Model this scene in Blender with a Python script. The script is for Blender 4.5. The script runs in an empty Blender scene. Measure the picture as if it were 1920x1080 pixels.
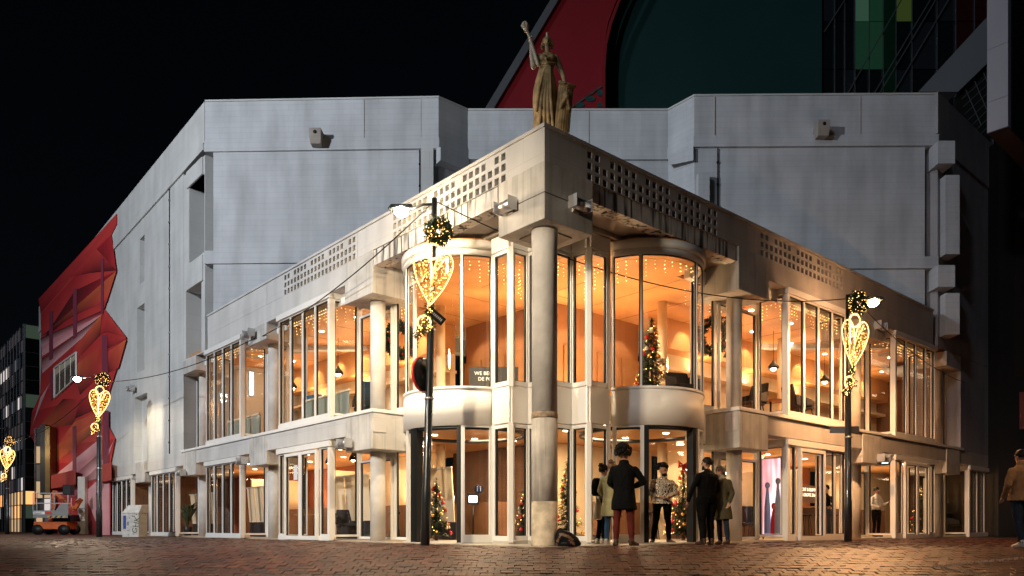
import bpy, bmesh, math, random
from mathutils import Vector, Matrix, kdtree
random.seed(7)
R = math.radians
SC = bpy.context.scene
COL = SC.collection
pi = math.pi
from mathutils import noise as mnoise

# ------------------------------------------------------------ camera, world, sun, exposure
F, HY, HC = 1441.0, 988.0, 0.37
cd = bpy.data.cameras.new('camera'); cam = bpy.data.objects.new('camera', cd); COL.objects.link(cam)
cam.location = (0, 0, HC); cam.rotation_euler = (R(90), 0, 0)
cd.sensor_width = 36; cd.lens = F/1920*36; cd.shift_y = (HY-540)/1920; cd.clip_end = 2000; cd.clip_start = 0.05
SC.camera = cam
w = bpy.data.worlds.new('World'); SC.world = w; w.use_nodes = True
nt = w.node_tree; nt.nodes.clear()
sky = nt.nodes.new('ShaderNodeTexSky'); sky.sky_type = 'NISHITA'; sky.sun_disc = False
sky.sun_elevation = R(20); sky.sun_rotation = R(180+38); sky.ground_albedo = 0.1
bg = nt.nodes.new('ShaderNodeBackground'); bg.inputs[1].default_value = 0.0004
wo = nt.nodes.new('ShaderNodeOutputWorld')
nt.links.new(sky.outputs[0], bg.inputs[0]); nt.links.new(bg.outputs[0], wo.inputs[0])
sd = bpy.data.lights.new('moonlight', 'SUN'); sd.energy = 0.17; sd.angle = R(3); sd.color = (0.72, 0.84, 1.0)
so = bpy.data.objects.new('moonlight', sd); COL.objects.link(so)
so.rotation_euler = Vector((-0.56, -0.72, 0.34)).to_track_quat('Z', 'Y').to_euler()
SC.view_settings.view_transform = 'Standard'; SC.view_settings.look = 'None'
SC.view_settings.gamma = 1; SC.view_settings.use_curve_mapping = False
SC.view_settings.exposure = 0.75
try:
    SC.cycles.use_denoising = True; SC.cycles.max_bounces = 8; SC.cycles.transparent_max_bounces = 24
    SC.cycles.sample_clamp_indirect = 4
except Exception: pass

# ------------------------------------------------------------ plan geometry
N1 = math.hypot(1268, 1441); EU = Vector((-1268/N1, 1441/N1, 0))     # along the left facade
N2 = math.hypot(1638, 1441); EV = Vector((1638/N2, 1441/N2, 0))      # along the right facade
C0 = Vector(((1021-960)/F*14, 14, 0))
def W(u, v, z=0): p = C0+EU*u+EV*v; return Vector((p.x, p.y, z))
def LF(s, d, z): return W(s, d, z)       # left facade: s along, d inwards
def RF(s, d, z): return W(d, s, z)
def PXY(x, Y, z=0): return Vector(((x-960)/F*Y, Y, z))
def zat(y, Y): return HC+(HY-y)*Y/F
def P3(x, y, Y): return Vector(((x-960)/F*Y, Y, zat(y, Y)))
def ua(x, v):
    k = (x-960)/F; return (k*(C0.y+v*EV.y)-C0.x-v*EV.x)/(EU.x-k*EU.y)
def va(x, u):
    k = (x-960)/F; return (k*(C0.y+u*EU.y)-C0.x-u*EU.x)/(EV.x-k*EV.y)
def UZ(x, y, v):                        # picture point on the left wall plane
    u = ua(x, v); Y = C0.y+u*EU.y+v*EV.y; return W(u, v, zat(y, Y))

# ------------------------------------------------------------ materials
def srgb(c):
    return tuple(((x/255)/12.92 if x/255 <= .04045 else ((x/255+.055)/1.055)**2.4) for x in c)+(1,)
MATS = {}
def mat(name, col, rough=.6, metal=0, var=.12, scale=2.5, bump=0, bscale=30, emit=None, es=0, coat=0, spec=.5, streak=0):
    if name in MATS: return MATS[name]
    m = bpy.data.materials.new(name); m.use_nodes = True; n = m.node_tree.nodes; l = m.node_tree.links
    b = n['Principled BSDF']; b.inputs['Roughness'].default_value = rough; b.inputs['Metallic'].default_value = metal
    b.inputs['Specular IOR Level'].default_value = spec; b.inputs['Coat Weight'].default_value = coat
    col = tuple(col)[:3]+(1,)
    b.inputs['Base Color'].default_value = col
    tc = n.new('ShaderNodeTexCoord')
    if var > 0:
        no = n.new('ShaderNodeTexNoise'); no.inputs['Scale'].default_value = scale; no.inputs['Detail'].default_value = 6
        l.new(tc.outputs['Object'], no.inputs['Vector'])
        mr = n.new('ShaderNodeMapRange'); mr.inputs[1].default_value = .3; mr.inputs[2].default_value = .7
        mr.inputs[3].default_value = 1-var; mr.inputs[4].default_value = 1+var*.6
        l.new(no.outputs[0], mr.inputs[0])
        mx = n.new('ShaderNodeMix'); mx.data_type = 'RGBA'; mx.blend_type = 'MULTIPLY'; mx.inputs[0].default_value = 1
        mx.inputs[6].default_value = col; l.new(mr.outputs[0], mx.inputs[7]); out = mx.outputs[2]
        if streak > 0:
            mp = n.new('ShaderNodeMapping'); mp.inputs['Scale'].default_value = (9, 9, .55)
            l.new(tc.outputs['Object'], mp.inputs[0])
            n2 = n.new('ShaderNodeTexNoise'); n2.inputs['Scale'].default_value = 1; n2.inputs['Detail'].default_value = 4
            l.new(mp.outputs[0], n2.inputs['Vector'])
            r2 = n.new('ShaderNodeMapRange'); r2.inputs[1].default_value = .5; r2.inputs[2].default_value = .62
            r2.inputs[3].default_value = 1; r2.inputs[4].default_value = 1-streak; l.new(n2.outputs[0], r2.inputs[0])
            m2 = n.new('ShaderNodeMix'); m2.data_type = 'RGBA'; m2.blend_type = 'MULTIPLY'; m2.inputs[0].default_value = 1
            l.new(out, m2.inputs[6]); l.new(r2.outputs[0], m2.inputs[7]); out = m2.outputs[2]
        l.new(out, b.inputs['Base Color'])
        rr = n.new('ShaderNodeMapRange'); rr.inputs[3].default_value = max(0, rough-.08); rr.inputs[4].default_value = min(1, rough+.1)
        l.new(no.outputs[0], rr.inputs[0]); l.new(rr.outputs[0], b.inputs['Roughness'])
    if bump > 0:
        nb = n.new('ShaderNodeTexNoise'); nb.inputs['Scale'].default_value = bscale; nb.inputs['Detail'].default_value = 5
        l.new(tc.outputs['Object'], nb.inputs['Vector'])
        bp = n.new('ShaderNodeBump'); bp.inputs['Strength'].default_value = bump; bp.inputs['Distance'].default_value = .02
        l.new(nb.outputs[0], bp.inputs['Height']); l.new(bp.outputs[0], b.inputs['Normal'])
    if emit:
        b.inputs['Emission Color'].default_value = tuple(emit)[:3]+(1,); b.inputs['Emission Strength'].default_value = es
    MATS[name] = m; return m
def emis(name, col, s):
    if name in MATS: return MATS[name]
    m = bpy.data.materials.new(name); m.use_nodes = True; n = m.node_tree.nodes; n.clear()
    e = n.new('ShaderNodeEmission'); e.inputs[0].default_value = tuple(col)[:3]+(1,); e.inputs[1].default_value = s
    o = n.new('ShaderNodeOutputMaterial'); m.node_tree.links.new(e.outputs[0], o.inputs[0]); MATS[name] = m; return m
def board(name, col, long=2.6, high=.16, strength=.25, var=.1, angle=0.0, dirt=.25):
    """painted concrete cast against boards: faint course lines, damp streaks"""
    m = mat(name, col, .75, 0, var, .9); n = m.node_tree.nodes; l = m.node_tree.links; b = n['Principled BSDF']
    g = n.new('ShaderNodeNewGeometry'); mp = n.new('ShaderNodeMapping'); mp.vector_type = 'POINT'
    sx = n.new('ShaderNodeSeparateXYZ'); l.new(g.outputs['Position'], sx.inputs[0])
    # horizontal run coordinate: dot with the wall's direction
    ca, sa = math.cos(angle), math.sin(angle)
    a = n.new('ShaderNodeMath'); a.operation = 'MULTIPLY'; a.inputs[1].default_value = ca; l.new(sx.outputs[0], a.inputs[0])
    c = n.new('ShaderNodeMath'); c.operation = 'MULTIPLY_ADD'; c.inputs[1].default_value = sa; l.new(sx.outputs[1], c.inputs[0]); l.new(a.outputs[0], c.inputs[2])
    cx = n.new('ShaderNodeCombineXYZ'); l.new(c.outputs[0], cx.inputs[0]); l.new(sx.outputs[2], cx.inputs[1])
    bt = n.new('ShaderNodeTexBrick'); bt.inputs['Scale'].default_value = 1; bt.inputs['Brick Width'].default_value = long
    bt.inputs['Row Height'].default_value = high; bt.inputs['Mortar Size'].default_value = .006; bt.offset = .37
    bt.inputs['Color1'].default_value = (1, 1, 1, 1); bt.inputs['Color2'].default_value = (.955, .955, .955, 1); bt.inputs['Mortar'].default_value = (.80, .80, .80, 1)
    l.new(cx.outputs[0], bt.inputs[0])
    no = n.new('ShaderNodeTexNoise'); no.inputs['Scale'].default_value = .8; no.inputs['Detail'].default_value = 8
    m3 = n.new('ShaderNodeMapping'); m3.inputs['Scale'].default_value = (2.2, .35, 1); l.new(cx.outputs[0], m3.inputs[0]); l.new(m3.outputs[0], no.inputs[0])
    rg = n.new('ShaderNodeMapRange'); rg.inputs[1].default_value = .42; rg.inputs[2].default_value = .72; rg.inputs[3].default_value = 1; rg.inputs[4].default_value = 1-dirt
    l.new(no.outputs[0], rg.inputs[0])
    src = b.inputs['Base Color'].links[0].from_socket
    m1 = n.new('ShaderNodeMix'); m1.data_type = 'RGBA'; m1.blend_type = 'MULTIPLY'; m1.inputs[0].default_value = .8
    l.new(src, m1.inputs[6]); l.new(bt.outputs[0], m1.inputs[7])
    m2 = n.new('ShaderNodeMix'); m2.data_type = 'RGBA'; m2.blend_type = 'MULTIPLY'; m2.inputs[0].default_value = 1
    l.new(m1.outputs[2], m2.inputs[6]); l.new(rg.outputs[0], m2.inputs[7]); l.new(m2.outputs[2], b.inputs['Base Color'])
    bp = n.new('ShaderNodeBump'); bp.inputs['Strength'].default_value = strength; bp.inputs['Distance'].default_value = .02
    l.new(bt.outputs[0], bp.inputs['Height']); l.new(bp.outputs[0], b.inputs['Normal'])
    return m
def glassm(name, tint=(1, 1, 1), ior=1.45, base=.0):
    m = bpy.data.materials.new(name); m.use_nodes = True; n = m.node_tree.nodes; l = m.node_tree.links; n.clear()
    o = n.new('ShaderNodeOutputMaterial'); t = n.new('ShaderNodeBsdfTransparent'); t.inputs[0].default_value = tint+(1,)
    g = n.new('ShaderNodeBsdfGlossy'); g.inputs['Roughness'].default_value = .015
    fr = n.new('ShaderNodeFresnel'); ge = n.new('ShaderNodeNewGeometry')
    ir = n.new('ShaderNodeMapRange'); ir.inputs[3].default_value = ior; ir.inputs[4].default_value = 1/ior
    l.new(ge.outputs['Backfacing'], ir.inputs[0]); l.new(ir.outputs[0], fr.inputs[0])
    ad = n.new('ShaderNodeMath'); ad.operation = 'ADD'; ad.inputs[1].default_value = base; ad.use_clamp = True; l.new(fr.outputs[0], ad.inputs[0])
    mx = n.new('ShaderNodeMixShader'); l.new(ad.outputs[0], mx.inputs[0]); l.new(t.outputs[0], mx.inputs[1]); l.new(g.outputs[0], mx.inputs[2])
    l.new(mx.outputs[0], o.inputs[0]); MATS[name] = m; return m
def attrmat(name, rough=.7, attr='Col', bump=0):
    m = bpy.data.materials.new(name); m.use_nodes = True; n = m.node_tree.nodes; l = m.node_tree.links
    b = n['Principled BSDF']; b.inputs['Roughness'].default_value = rough
    a = n.new('ShaderNodeAttribute'); a.attribute_name = attr
    no = n.new('ShaderNodeTexNoise'); no.inputs['Scale'].default_value = 2.5; no.inputs['Detail'].default_value = 8
    mr = n.new('ShaderNodeMapRange'); mr.inputs[1].default_value = .3; mr.inputs[2].default_value = .7; mr.inputs[3].default_value = .82; mr.inputs[4].default_value = 1.1
    l.new(no.outputs[0], mr.inputs[0])
    mx = n.new('ShaderNodeMix'); mx.data_type = 'RGBA'; mx.blend_type = 'MULTIPLY'; mx.inputs[0].default_value = 1
    l.new(a.outputs[0], mx.inputs[6]); l.new(mr.outputs[0], mx.inputs[7]); l.new(mx.outputs[2], b.inputs['Base Color'])
    MATS[name] = m; return m

WALL_A = math.atan2(EU.y, EU.x); WALL_B = math.atan2(EV.y, EV.x)
M_frame = mat('white_frame_paint', (.74, .73, .70), .35, var=.05)
M_band = mat('white_enamel_panel', (.76, .74, .69), .48, var=.05, scale=.8, spec=.3)
M_conc = mat('weathered_concrete', (.50, .485, .455), .85, var=.25, scale=1.8, bump=.12, bscale=40, streak=.18)
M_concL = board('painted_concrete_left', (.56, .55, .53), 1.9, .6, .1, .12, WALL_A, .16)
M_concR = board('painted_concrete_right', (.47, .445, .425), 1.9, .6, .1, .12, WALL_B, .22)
M_streak = mat('drip_stained_concrete', (.60, .58, .55), .9, var=.25, scale=3, bump=.1, bscale=45, streak=.93)
M_soff = mat('soffit_concrete', (.36, .32, .28), .85, var=.25, scale=1.5, bump=.2)
M_soffd = mat('dark_soffit_boards', (.10, .085, .07), .8, var=.5, scale=3)
M_col = mat('column_concrete', (.56, .535, .49), .7, var=.2, scale=2.2, bump=.25, bscale=14)
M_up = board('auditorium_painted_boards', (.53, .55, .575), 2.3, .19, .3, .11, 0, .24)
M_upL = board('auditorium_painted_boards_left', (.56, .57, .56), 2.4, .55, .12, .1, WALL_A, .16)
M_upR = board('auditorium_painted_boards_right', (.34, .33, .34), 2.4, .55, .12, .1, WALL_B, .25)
M_dark = mat('dark_metal', (.012, .013, .014), .4, metal=.3, var=.1)
M_black = mat('black_gasket', (.006, .006, .006), .5, var=0)
M_post = mat('lamp_post_paint', (.014, .018, .02), .3, var=.15, coat=.4)
M_steel = mat('brushed_aluminium', (.55, .55, .56), .35, metal=.8, var=.1)
M_glass = glassm('window_glass')
M_gdark = glassm('dark_curtain_glass', (.5, .55, .52), 1.7, .05)
M_wood = mat('oak_ceiling', (.55, .27, .10), .45, var=.22, scale=1.2)
M_cream = mat('cream_wall', (.72, .58, .38), .8, var=.06)
M_terra = mat('terracotta_wall', (.36, .11, .04), .8, var=.08)
M_redw = mat('red_wall', (.48, .03, .03), .7, var=.08)
M_brown = mat('walnut_panel', (.16, .07, .03), .5, var=.25, scale=2)
M_floor = mat('interior_floor', (.42, .34, .25), .35, var=.1)
M_stone = mat('plinth_stone', (.50, .47, .41), .6, var=.15, bump=.1)
M_warm = emis('warm_bulb', (1.0, .50, .13), 8)
M_warmrope = emis('warm_rope_light', (1.0, .52, .15), 3.4)
M_gold = emis('gold_glow_mesh', (1.0, .40, .05), 1.7)
M_down = emis('downlight_glow', (1.0, .78, .5), 14)
M_cove = emis('cove_light', (1.0, .75, .42), 3.0)
M_lampw = emis('lamp_glow_white', (1.0, .76, .46), 330)
M_lampo = emis('lamp_glow_amber', (1.0, .52, .24), 330)
M_leaf = mat('fir_needles', (.020, .050, .018), .6, var=.4, scale=8)
M_leafr = mat('fir_needles_dark', (.010, .030, .012), .6, var=.4, scale=8)
M_red = mat('red_bauble', (.55, .02, .02), .15, var=0, coat=.5)
M_goldb = mat('gold_bauble', (.75, .42, .10), .2, metal=.7, var=0)
M_white = mat('white_paint', (.8, .8, .8), .4, var=0)
M_chair = mat('dark_upholstery', (.012, .011, .012), .7, var=.2)
M_chairb = mat('blue_upholstery', (.03, .10, .16), .7, var=.2)
M_table = mat('table_wood', (.30, .14, .05), .4, var=.2)

# ------------------------------------------------------------ mesh builder
class MB:
    def __init__(s): s.v = []; s.f = []; s.mi = []; s.cur = 0; s.sm = []
    def add(s, vs, fs, smooth=False):
        k = len(s.v); s.v += [tuple(p) for p in vs]
        for f in fs: s.f.append(tuple(i+k for i in f)); s.mi.append(s.cur); s.sm.append(smooth)
    def hexa(s, p):   # p: 8 points, bottom 4 then top 4
        s.add(p, [(0, 3, 2, 1), (4, 5, 6, 7), (0, 1, 5, 4), (1, 2, 6, 5), (2, 3, 7, 6), (3, 0, 4, 7)])
    def box(s, x0, x1, y0, y1, z0, z1):
        s.hexa([(x0, y0, z0), (x1, y0, z0), (x1, y1, z0), (x0, y1, z0), (x0, y0, z1), (x1, y0, z1), (x1, y1, z1), (x0, y1, z1)])
    def fbox(s, fm, s0, s1, d0, d1, z0, z1):   # box in facade coordinates
        s.hexa([fm(s0, d0, z0), fm(s1, d0, z0), fm(s1, d1, z0), fm(s0, d1, z0), fm(s0, d0, z1), fm(s1, d0, z1), fm(s1, d1, z1), fm(s0, d1, z1)])
    def prism(s, poly, z0, z1):
        n = len(poly); vs = [(p[0], p[1], z0) for p in poly]+[(p[0], p[1], z1) for p in poly]
        fs = [tuple(range(n))[::-1], tuple(range(n, 2*n))]+[(i, (i+1) % n, n+(i+1) % n, n+i) for i in range(n)]
        s.add(vs, fs)
    def bar(s, a, b, w, h, up=Vector((0, 0, 1))):   # rectangular bar from a to b
        a = Vector(a); b = Vector(b); d = (b-a).normalized(); x = d.cross(up)
        if x.length < 1e-4: x = d.cross(Vector((0, 1, 0)))
        x.normalize(); y = x.cross(d).normalized()
        q = [x*(-w/2)+y*(-h/2), x*(w/2)+y*(-h/2), x*(w/2)+y*(h/2), x*(-w/2)+y*(h/2)]
        s.hexa([a+k for k in q]+[b+k for k in q])
    def tube(s, pts, rad, n=8, closed=False, cap=True, smooth=True, ell=None):
        pts = [Vector(p) for p in pts]; m = len(pts)
        if not isinstance(rad, (list, tuple)): rad = [rad]*m
        rings = []; px = None
        for i, p in enumerate(pts):
            if closed: d = pts[(i+1) % m]-pts[i-1]
            else: d = pts[min(i+1, m-1)]-pts[max(i-1, 0)]
            d.normalize()
            if px is None:
                x = d.cross(Vector((0, 0, 1)))
                if x.length < .05: x = d.cross(Vector((0, 1, 0)))
            else: x = px-d*px.dot(d)
            x.normalize(); px = x; y = d.cross(x)
            e = ell[i] if ell else 1
            rings.append([p+(x*math.cos(2*pi*k/n)+y*math.sin(2*pi*k/n)*e)*rad[i] for k in range(n)])
        vs = [q for r in rings for q in r]; fs = []
        for i in range(m if closed else m-1):
            a = i*n; b = ((i+1) % m)*n
            for k in range(n): fs.append((a+k, a+(k+1) % n, b+(k+1) % n, b+k))
        if cap and not closed: fs += [tuple(range(n))[::-1], tuple(range((m-1)*n, m*n))]
        s.add(vs, fs, smooth)
    def cyl(s, a, b, r, n=12, r2=None): s.tube([a, b], [r, r if r2 is None else r2], n)
    def lathe(s, c, prof, n=20, a0=0, a1=2*pi, smooth=True, fn=None):   # prof: (r, z)
        full = abs(a1-a0-2*pi) < 1e-6; k = n if full else n+1; vs = []; fs = []
        for r, z in prof:
            for i in range(k):
                a = a0+(a1-a0)*i/n; rr = fn(a, r, z) if fn else r
                vs.append((c[0]+rr*math.cos(a), c[1]+rr*math.sin(a), c[2]+z))
        for j in range(len(prof)-1):
            for i in range(n):
                i2 = (i+1) % k; fs.append((j*k+i, j*k+i2, (j+1)*k+i2, (j+1)*k+i))
        if full: fs += [tuple(range(k))[::-1], tuple(range((len(prof)-1)*k, len(prof)*k))]
        s.add(vs, fs, smooth)
    def ball(s, c, r, n=8, sy=1, sz=1, ax=None):
        m = max(4, n//2+1); prof = [(math.sin(pi*j/m), -math.cos(pi*j/m)) for j in range(m+1)]
        vs = []; fs = []
        for a, z in prof[1:-1]:
            for i in range(n): vs.append((c[0]+r*a*math.cos(2*pi*i/n), c[1]+r*sy*a*math.sin(2*pi*i/n), c[2]+r*sz*z))
        k = len(vs); vs += [(c[0], c[1], c[2]-r*sz), (c[0], c[1], c[2]+r*sz)]
        for j in range(m-2):
            for i in range(n): fs.append((j*n+i, j*n+(i+1) % n, (j+1)*n+(i+1) % n, (j+1)*n+i))
        for i in range(n): fs += [(k, (i+1) % n, i), (k+1, (m-2)*n+i, (m-2)*n+(i+1) % n)]
        s.add(vs, fs, True)
    def octa(s, c, r):
        x, y, z = c
        s.add([(x+r, y, z), (x-r, y, z), (x, y+r, z), (x, y-r, z), (x, y, z+r), (x, y, z-r)],
              [(0, 2, 4), (2, 1, 4), (1, 3, 4), (3, 0, 4), (2, 0, 5), (1, 2, 5), (3, 1, 5), (0, 3, 5)])
    def quad(s, a, b, c, d): s.add([a, b, c, d], [(0, 1, 2, 3)])
    def mesh(s, name, mats):
        me = bpy.data.meshes.new(name); me.from_pydata(s.v, [], s.f)
        for m in (mats if isinstance(mats, (list, tuple)) else [mats]): me.materials.append(m)
        me.polygons.foreach_set('material_index', s.mi); me.polygons.foreach_set('use_smooth', s.sm)
        return me
    def build(s, name, mats, parent=None, recalc=True, bevel=0, kind=None, label=None):
        me = s.mesh(name, mats)
        if recalc and s.f:
            bm = bmesh.new(); bm.from_mesh(me); bmesh.ops.recalc_face_normals(bm, faces=bm.faces); bm.to_mesh(me); bm.free()
        o = bpy.data.objects.new(name, me); COL.objects.link(o)
        if parent is not None: o.parent = parent
        if bevel:
            bv = o.modifiers.new('bevel', 'BEVEL'); bv.width = bevel; bv.segments = 2; bv.limit_method = 'ANGLE'; bv.angle_limit = R(40)
        if kind: o['kind'] = kind
        if label: o['label'] = label
        return o
def tag(o, label, cat, group=None, kind=None):
    if label: o['label'] = label
    if cat: o['category'] = cat
    if group: o['group'] = group
    if kind: o['kind'] = kind
    return o
def thing(name, label, cat, loc=(0, 0, 0), rz=0, group=None):
    o = bpy.data.objects.new(name, None); COL.objects.link(o); o.location = loc; o.rotation_euler = (0, 0, rz)
    o.empty_display_size = .2
    return tag(o, label, cat, group)
def inst(name, me, parent=None, loc=(0, 0, 0), rot=(0, 0, 0), sc=1):
    o = bpy.data.objects.new(name, me); COL.objects.link(o); o.parent = parent; o.location = loc; o.rotation_euler = rot
    o.scale = (sc, sc, sc) if not isinstance(sc, (tuple, list)) else sc
    return o
def copy_tree(o, parent=None):
    c = o.copy(); COL.objects.link(c); c.parent = parent
    for ch in list(o.children): copy_tree(ch, c)
    return c
def text_mesh(body, size, m, parent, mw, name='lettering', extrude=.004, align='LEFT', spacing=1.0):
    cu = bpy.data.curves.new('tmp_text', 'FONT'); cu.body = body; cu.size = size; cu.extrude = extrude; cu.align_x = align; cu.space_line = spacing
    cu.resolution_u = 3
    t = bpy.data.objects.new('tmp_text', cu); COL.objects.link(t)
    bpy.context.view_layer.update()
    dg = bpy.context.evaluated_depsgraph_get(); me = bpy.data.meshes.new_from_object(t.evaluated_get(dg))
    bpy.data.objects.remove(t); bpy.data.curves.remove(cu)
    me.materials.clear(); me.materials.append(m); me.transform(mw)
    o = bpy.data.objects.new(name, me); COL.objects.link(o); o.parent = parent; return o
def facing(origin, xdir, up=Vector((0, 0, 1))):
    """matrix that lays text's x along xdir, y up, facing out"""
    x = Vector(xdir).normalized(); y = up; z = x.cross(y)
    m = Matrix((x, y, z)).transposed().to_4x4(); m.translation = Vector(origin); return m

# ------------------------------------------------------------ ground
SL = .20
def gz(Y):
    if Y >= 14: return 0.0
    d = 14-Y; return -SL*(math.sqrt(d*d+.16)-.4)
g = MB(); ys = [-80, -20, 0, 6, 9, 10]+[10+.25*i for i in range(1, 17)]+[14.4, 20, 40, 90, 300, 900]
xs = [-700, -60, -20, 0, 20, 60, 700]
g.add([(x, y, gz(y)-.022) for y in ys for x in xs],
      [(j*7+i, j*7+i+1, (j+1)*7+i+1, (j+1)*7+i) for j in range(len(ys)-1) for i in range(6)], True)
mg = mat('sanded_joints_and_far_brick', (.05, .026, .018), .7, var=.4, scale=3)
n = mg.node_tree.nodes; l = mg.node_tree.links
bt = n.new('ShaderNodeTexBrick'); bt.inputs['Scale'].default_value = 1; bt.inputs['Brick Width'].default_value = .21; bt.inputs['Row Height'].default_value = .2
bt.inputs['Mortar Size'].default_value = .012; bt.inputs['Color1'].default_value = (.10, .04, .026, 1); bt.inputs['Color2'].default_value = (.055, .026, .02, 1); bt.inputs['Mortar'].default_value = (.035, .020, .015, 1)
gp = n.new('ShaderNodeNewGeometry'); l.new(gp.outputs['Position'], bt.inputs[0])
l.new(bt.outputs[0], n['Principled BSDF'].inputs['Base Color'])
ground = g.build('ground', mg); ground['kind'] = 'structure'
BRC = [(.082, .026, .016), (.062, .021, .014), (.047, .018, .014), (.100, .038, .021), (.034, .015, .012)]
BM = [mat('clay_paver_%d' % i, c, .44, var=.5, scale=9, spec=.4, bump=.35, bscale=60) for i, c in enumerate(BRC)]
BW, BD, JT = .205, .165, .007
def brick_mesh(i):
    b = MB(); a, c = (BW-JT)/2, (BD-JT)/2; e = .008
    b.add([(-a, -c, -.03), (a, -c, -.03), (a, c, -.03), (-a, c, -.03), (-a, -c, -e), (a, -c, -e), (a, c, -e), (-a, c, -e), (-a+e, -c+e, 0), (a-e, -c+e, 0), (a-e, c-e, 0), (-a+e, c-e, 0)],
          [(0, 1, 5, 4), (1, 2, 6, 5), (2, 3, 7, 6), (3, 0, 4, 7), (4, 5, 9, 8), (5, 6, 10, 9), (6, 7, 11, 10), (7, 4, 8, 11), (8, 9, 10, 11)])
    return b.mesh('brick', BM[i])
BMESH = [brick_mesh(i) for i in range(5)]
ROT = R(-2.2); cr, sr = math.cos(ROT), math.sin(ROT)
cand = []
for j in range(0, 82):
    yy = 11.0+j*BD
    half = yy*.70+1
    nx = int(half/BW)+1
    for i in range(-nx, nx+1):
        xx = i*BW+(BW/2 if j % 2 else 0)+random.uniform(-.004, .004)
        X = xx*cr-(yy-14)*sr; Y = 14+xx*sr+(yy-14)*cr
        if Y < 11.1 or abs(X) > Y*.69+.3: continue
        # keep clear of the building footprint
        r = Vector((X, Y, 0))-C0; u = r.dot(EU); v = r.dot(EV)
        if u > -.12 and v > -.12: continue
        if 13.2 < Y and u > -.35 and v > -.35 and u+v > .2: pass
        cand.append((Y, X))
cand.sort()
def vis(Y, X):
    return HY-(gz(Y)-HC)*F/Y < 1084 and abs(X)/Y*F < 962
near = [c for c in cand if vis(*c)][:300]; ns = set(near)
for Y, X in near:
    sl = math.atan2(gz(Y+.05)-gz(Y-.05), .1)
    inst('brick', BMESH[random.choice((0, 0, 1, 1, 1, 2, 2, 3, 4))], ground, (X, Y, gz(Y)+random.uniform(-.006, .004)), (sl+random.uniform(-.055, .055), random.uniform(-.05, .05), ROT+random.uniform(-.02, .02)))
pv = MB()
for Y, X in cand:
    if (Y, X) in ns: continue
    pv.cur = random.choice((0, 0, 1, 1, 1, 2, 2, 3, 4))
    a, c = (BW-JT)/2, (BD-JT)/2; h = [gz(Y+q)+random.uniform(-.007, .006) for q in (-c, -c, c, c)]; zb = gz(Y)-.05
    P = [(-a, -c), (a, -c), (a, c), (-a, c)]; P = [(X+x*cr-y*sr, Y+x*sr+y*cr) for x, y in P]
    pv.add([(P[k][0], P[k][1], zb) for k in range(4)]+[(P[k][0], P[k][1], h[k]) for k in range(4)],
           [(0, 1, 5, 4), (1, 2, 6, 5), (2, 3, 7, 6), (3, 0, 4, 7), (4, 5, 6, 7)])
po = pv.build('brick_paving', BM, ground, recalc=False, kind='stuff')

# ------------------------------------------------------------ the theatre
bld = thing('theatre_building', 'white concrete corner theatre with glowing two storey glass foyer', 'building')
def BP(mb, name, m, parent=bld, **k): return mb.build(name, m, parent, **k)

# heights
Z1S, Z1H = .03, 2.60           # ground floor glazing
ZL0, ZL1 = 2.66, 3.12          # ledge beam
Z2S, Z2H = 3.36, 6.48          # upper glazing (frame to frame)
ZPT = 7.73                     # parapet top
cols = {'L': [6.55, 12.58, 18.62, 24.66], 'R': [6.95, 13.45, 19.95, 26.4]}
bays = {'L': [8.15, 14.02, 20.23, 26.1], 'R': [8.66, 15.2, 21.65]}
ENDW = {'L': 46.2, 'R': 25.3}
ENDL = {'L': 19.35, 'R': 20.75}     # end of the low block's upper windows

def perforated(fm, s0, s1, z0, z1, d0, d1, hs, rows, name, m):
    """parapet slab with real square openings; rows: list of (z centre, pattern)"""
    hw = .064
    ss = [s0]
    for h in hs: ss += [h-hw, h+hw]
    ss.append(s1)
    zs = [z0]; rr = sorted(rows, key=lambda r: r[0])
    for zc, _ in rr: zs += [zc-.068, zc+.068]
    zs.append(z1); b = MB()
    ns_, nz = len(ss), len(zs)
    idx = lambda i, j, k: (k*nz+j)*ns_+i
    vs = [fm(s, d, z) for d in (d0, d1) for z in zs for s in ss]; fs = []
    hole = set()
    for j, (zc, pat) in enumerate(rr):
        for i in range(len(hs)):
            if pat[i % len(pat)]: hole.add((2*i+1, 2*j+1))
    for j in range(nz-1):
        for i in range(ns_-1):
            if (i, j) in hole:
                c = [(i, j), (i+1, j), (i+1, j+1), (i, j+1)]
                for q in range(4):
                    a, e = c[q], c[(q+1) % 4]; fs.append((idx(*a, 0), idx(*a, 1), idx(*e, 1), idx(*e, 0)))
            else:
                fs.append((idx(i, j, 0), idx(i+1, j, 0), idx(i+1, j+1, 0), idx(i, j+1, 0)))
                fs.append((idx(i, j, 1), idx(i, j+1, 1), idx(i+1, j+1, 1), idx(i+1, j, 1)))
    b.add(vs, fs)
    # edges
    b.quad(fm(s0, d0, z0), fm(s0, d1, z0), fm(s0, d1, z1), fm(s0, d0, z1)); b.quad(fm(s1, d0, z0), fm(s1, d1, z0), fm(s1, d1, z1), fm(s1, d0, z1))
    b.quad(fm(s0, d0, z1), fm(s1, d0, z1), fm(s1, d1, z1), fm(s0, d1, z1)); b.quad(fm(s0, d0, z0), fm(s1, d0, z0), fm(s1, d1, z0), fm(s0, d1, z0))
    return BP(b, name, m, recalc=False)

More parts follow.
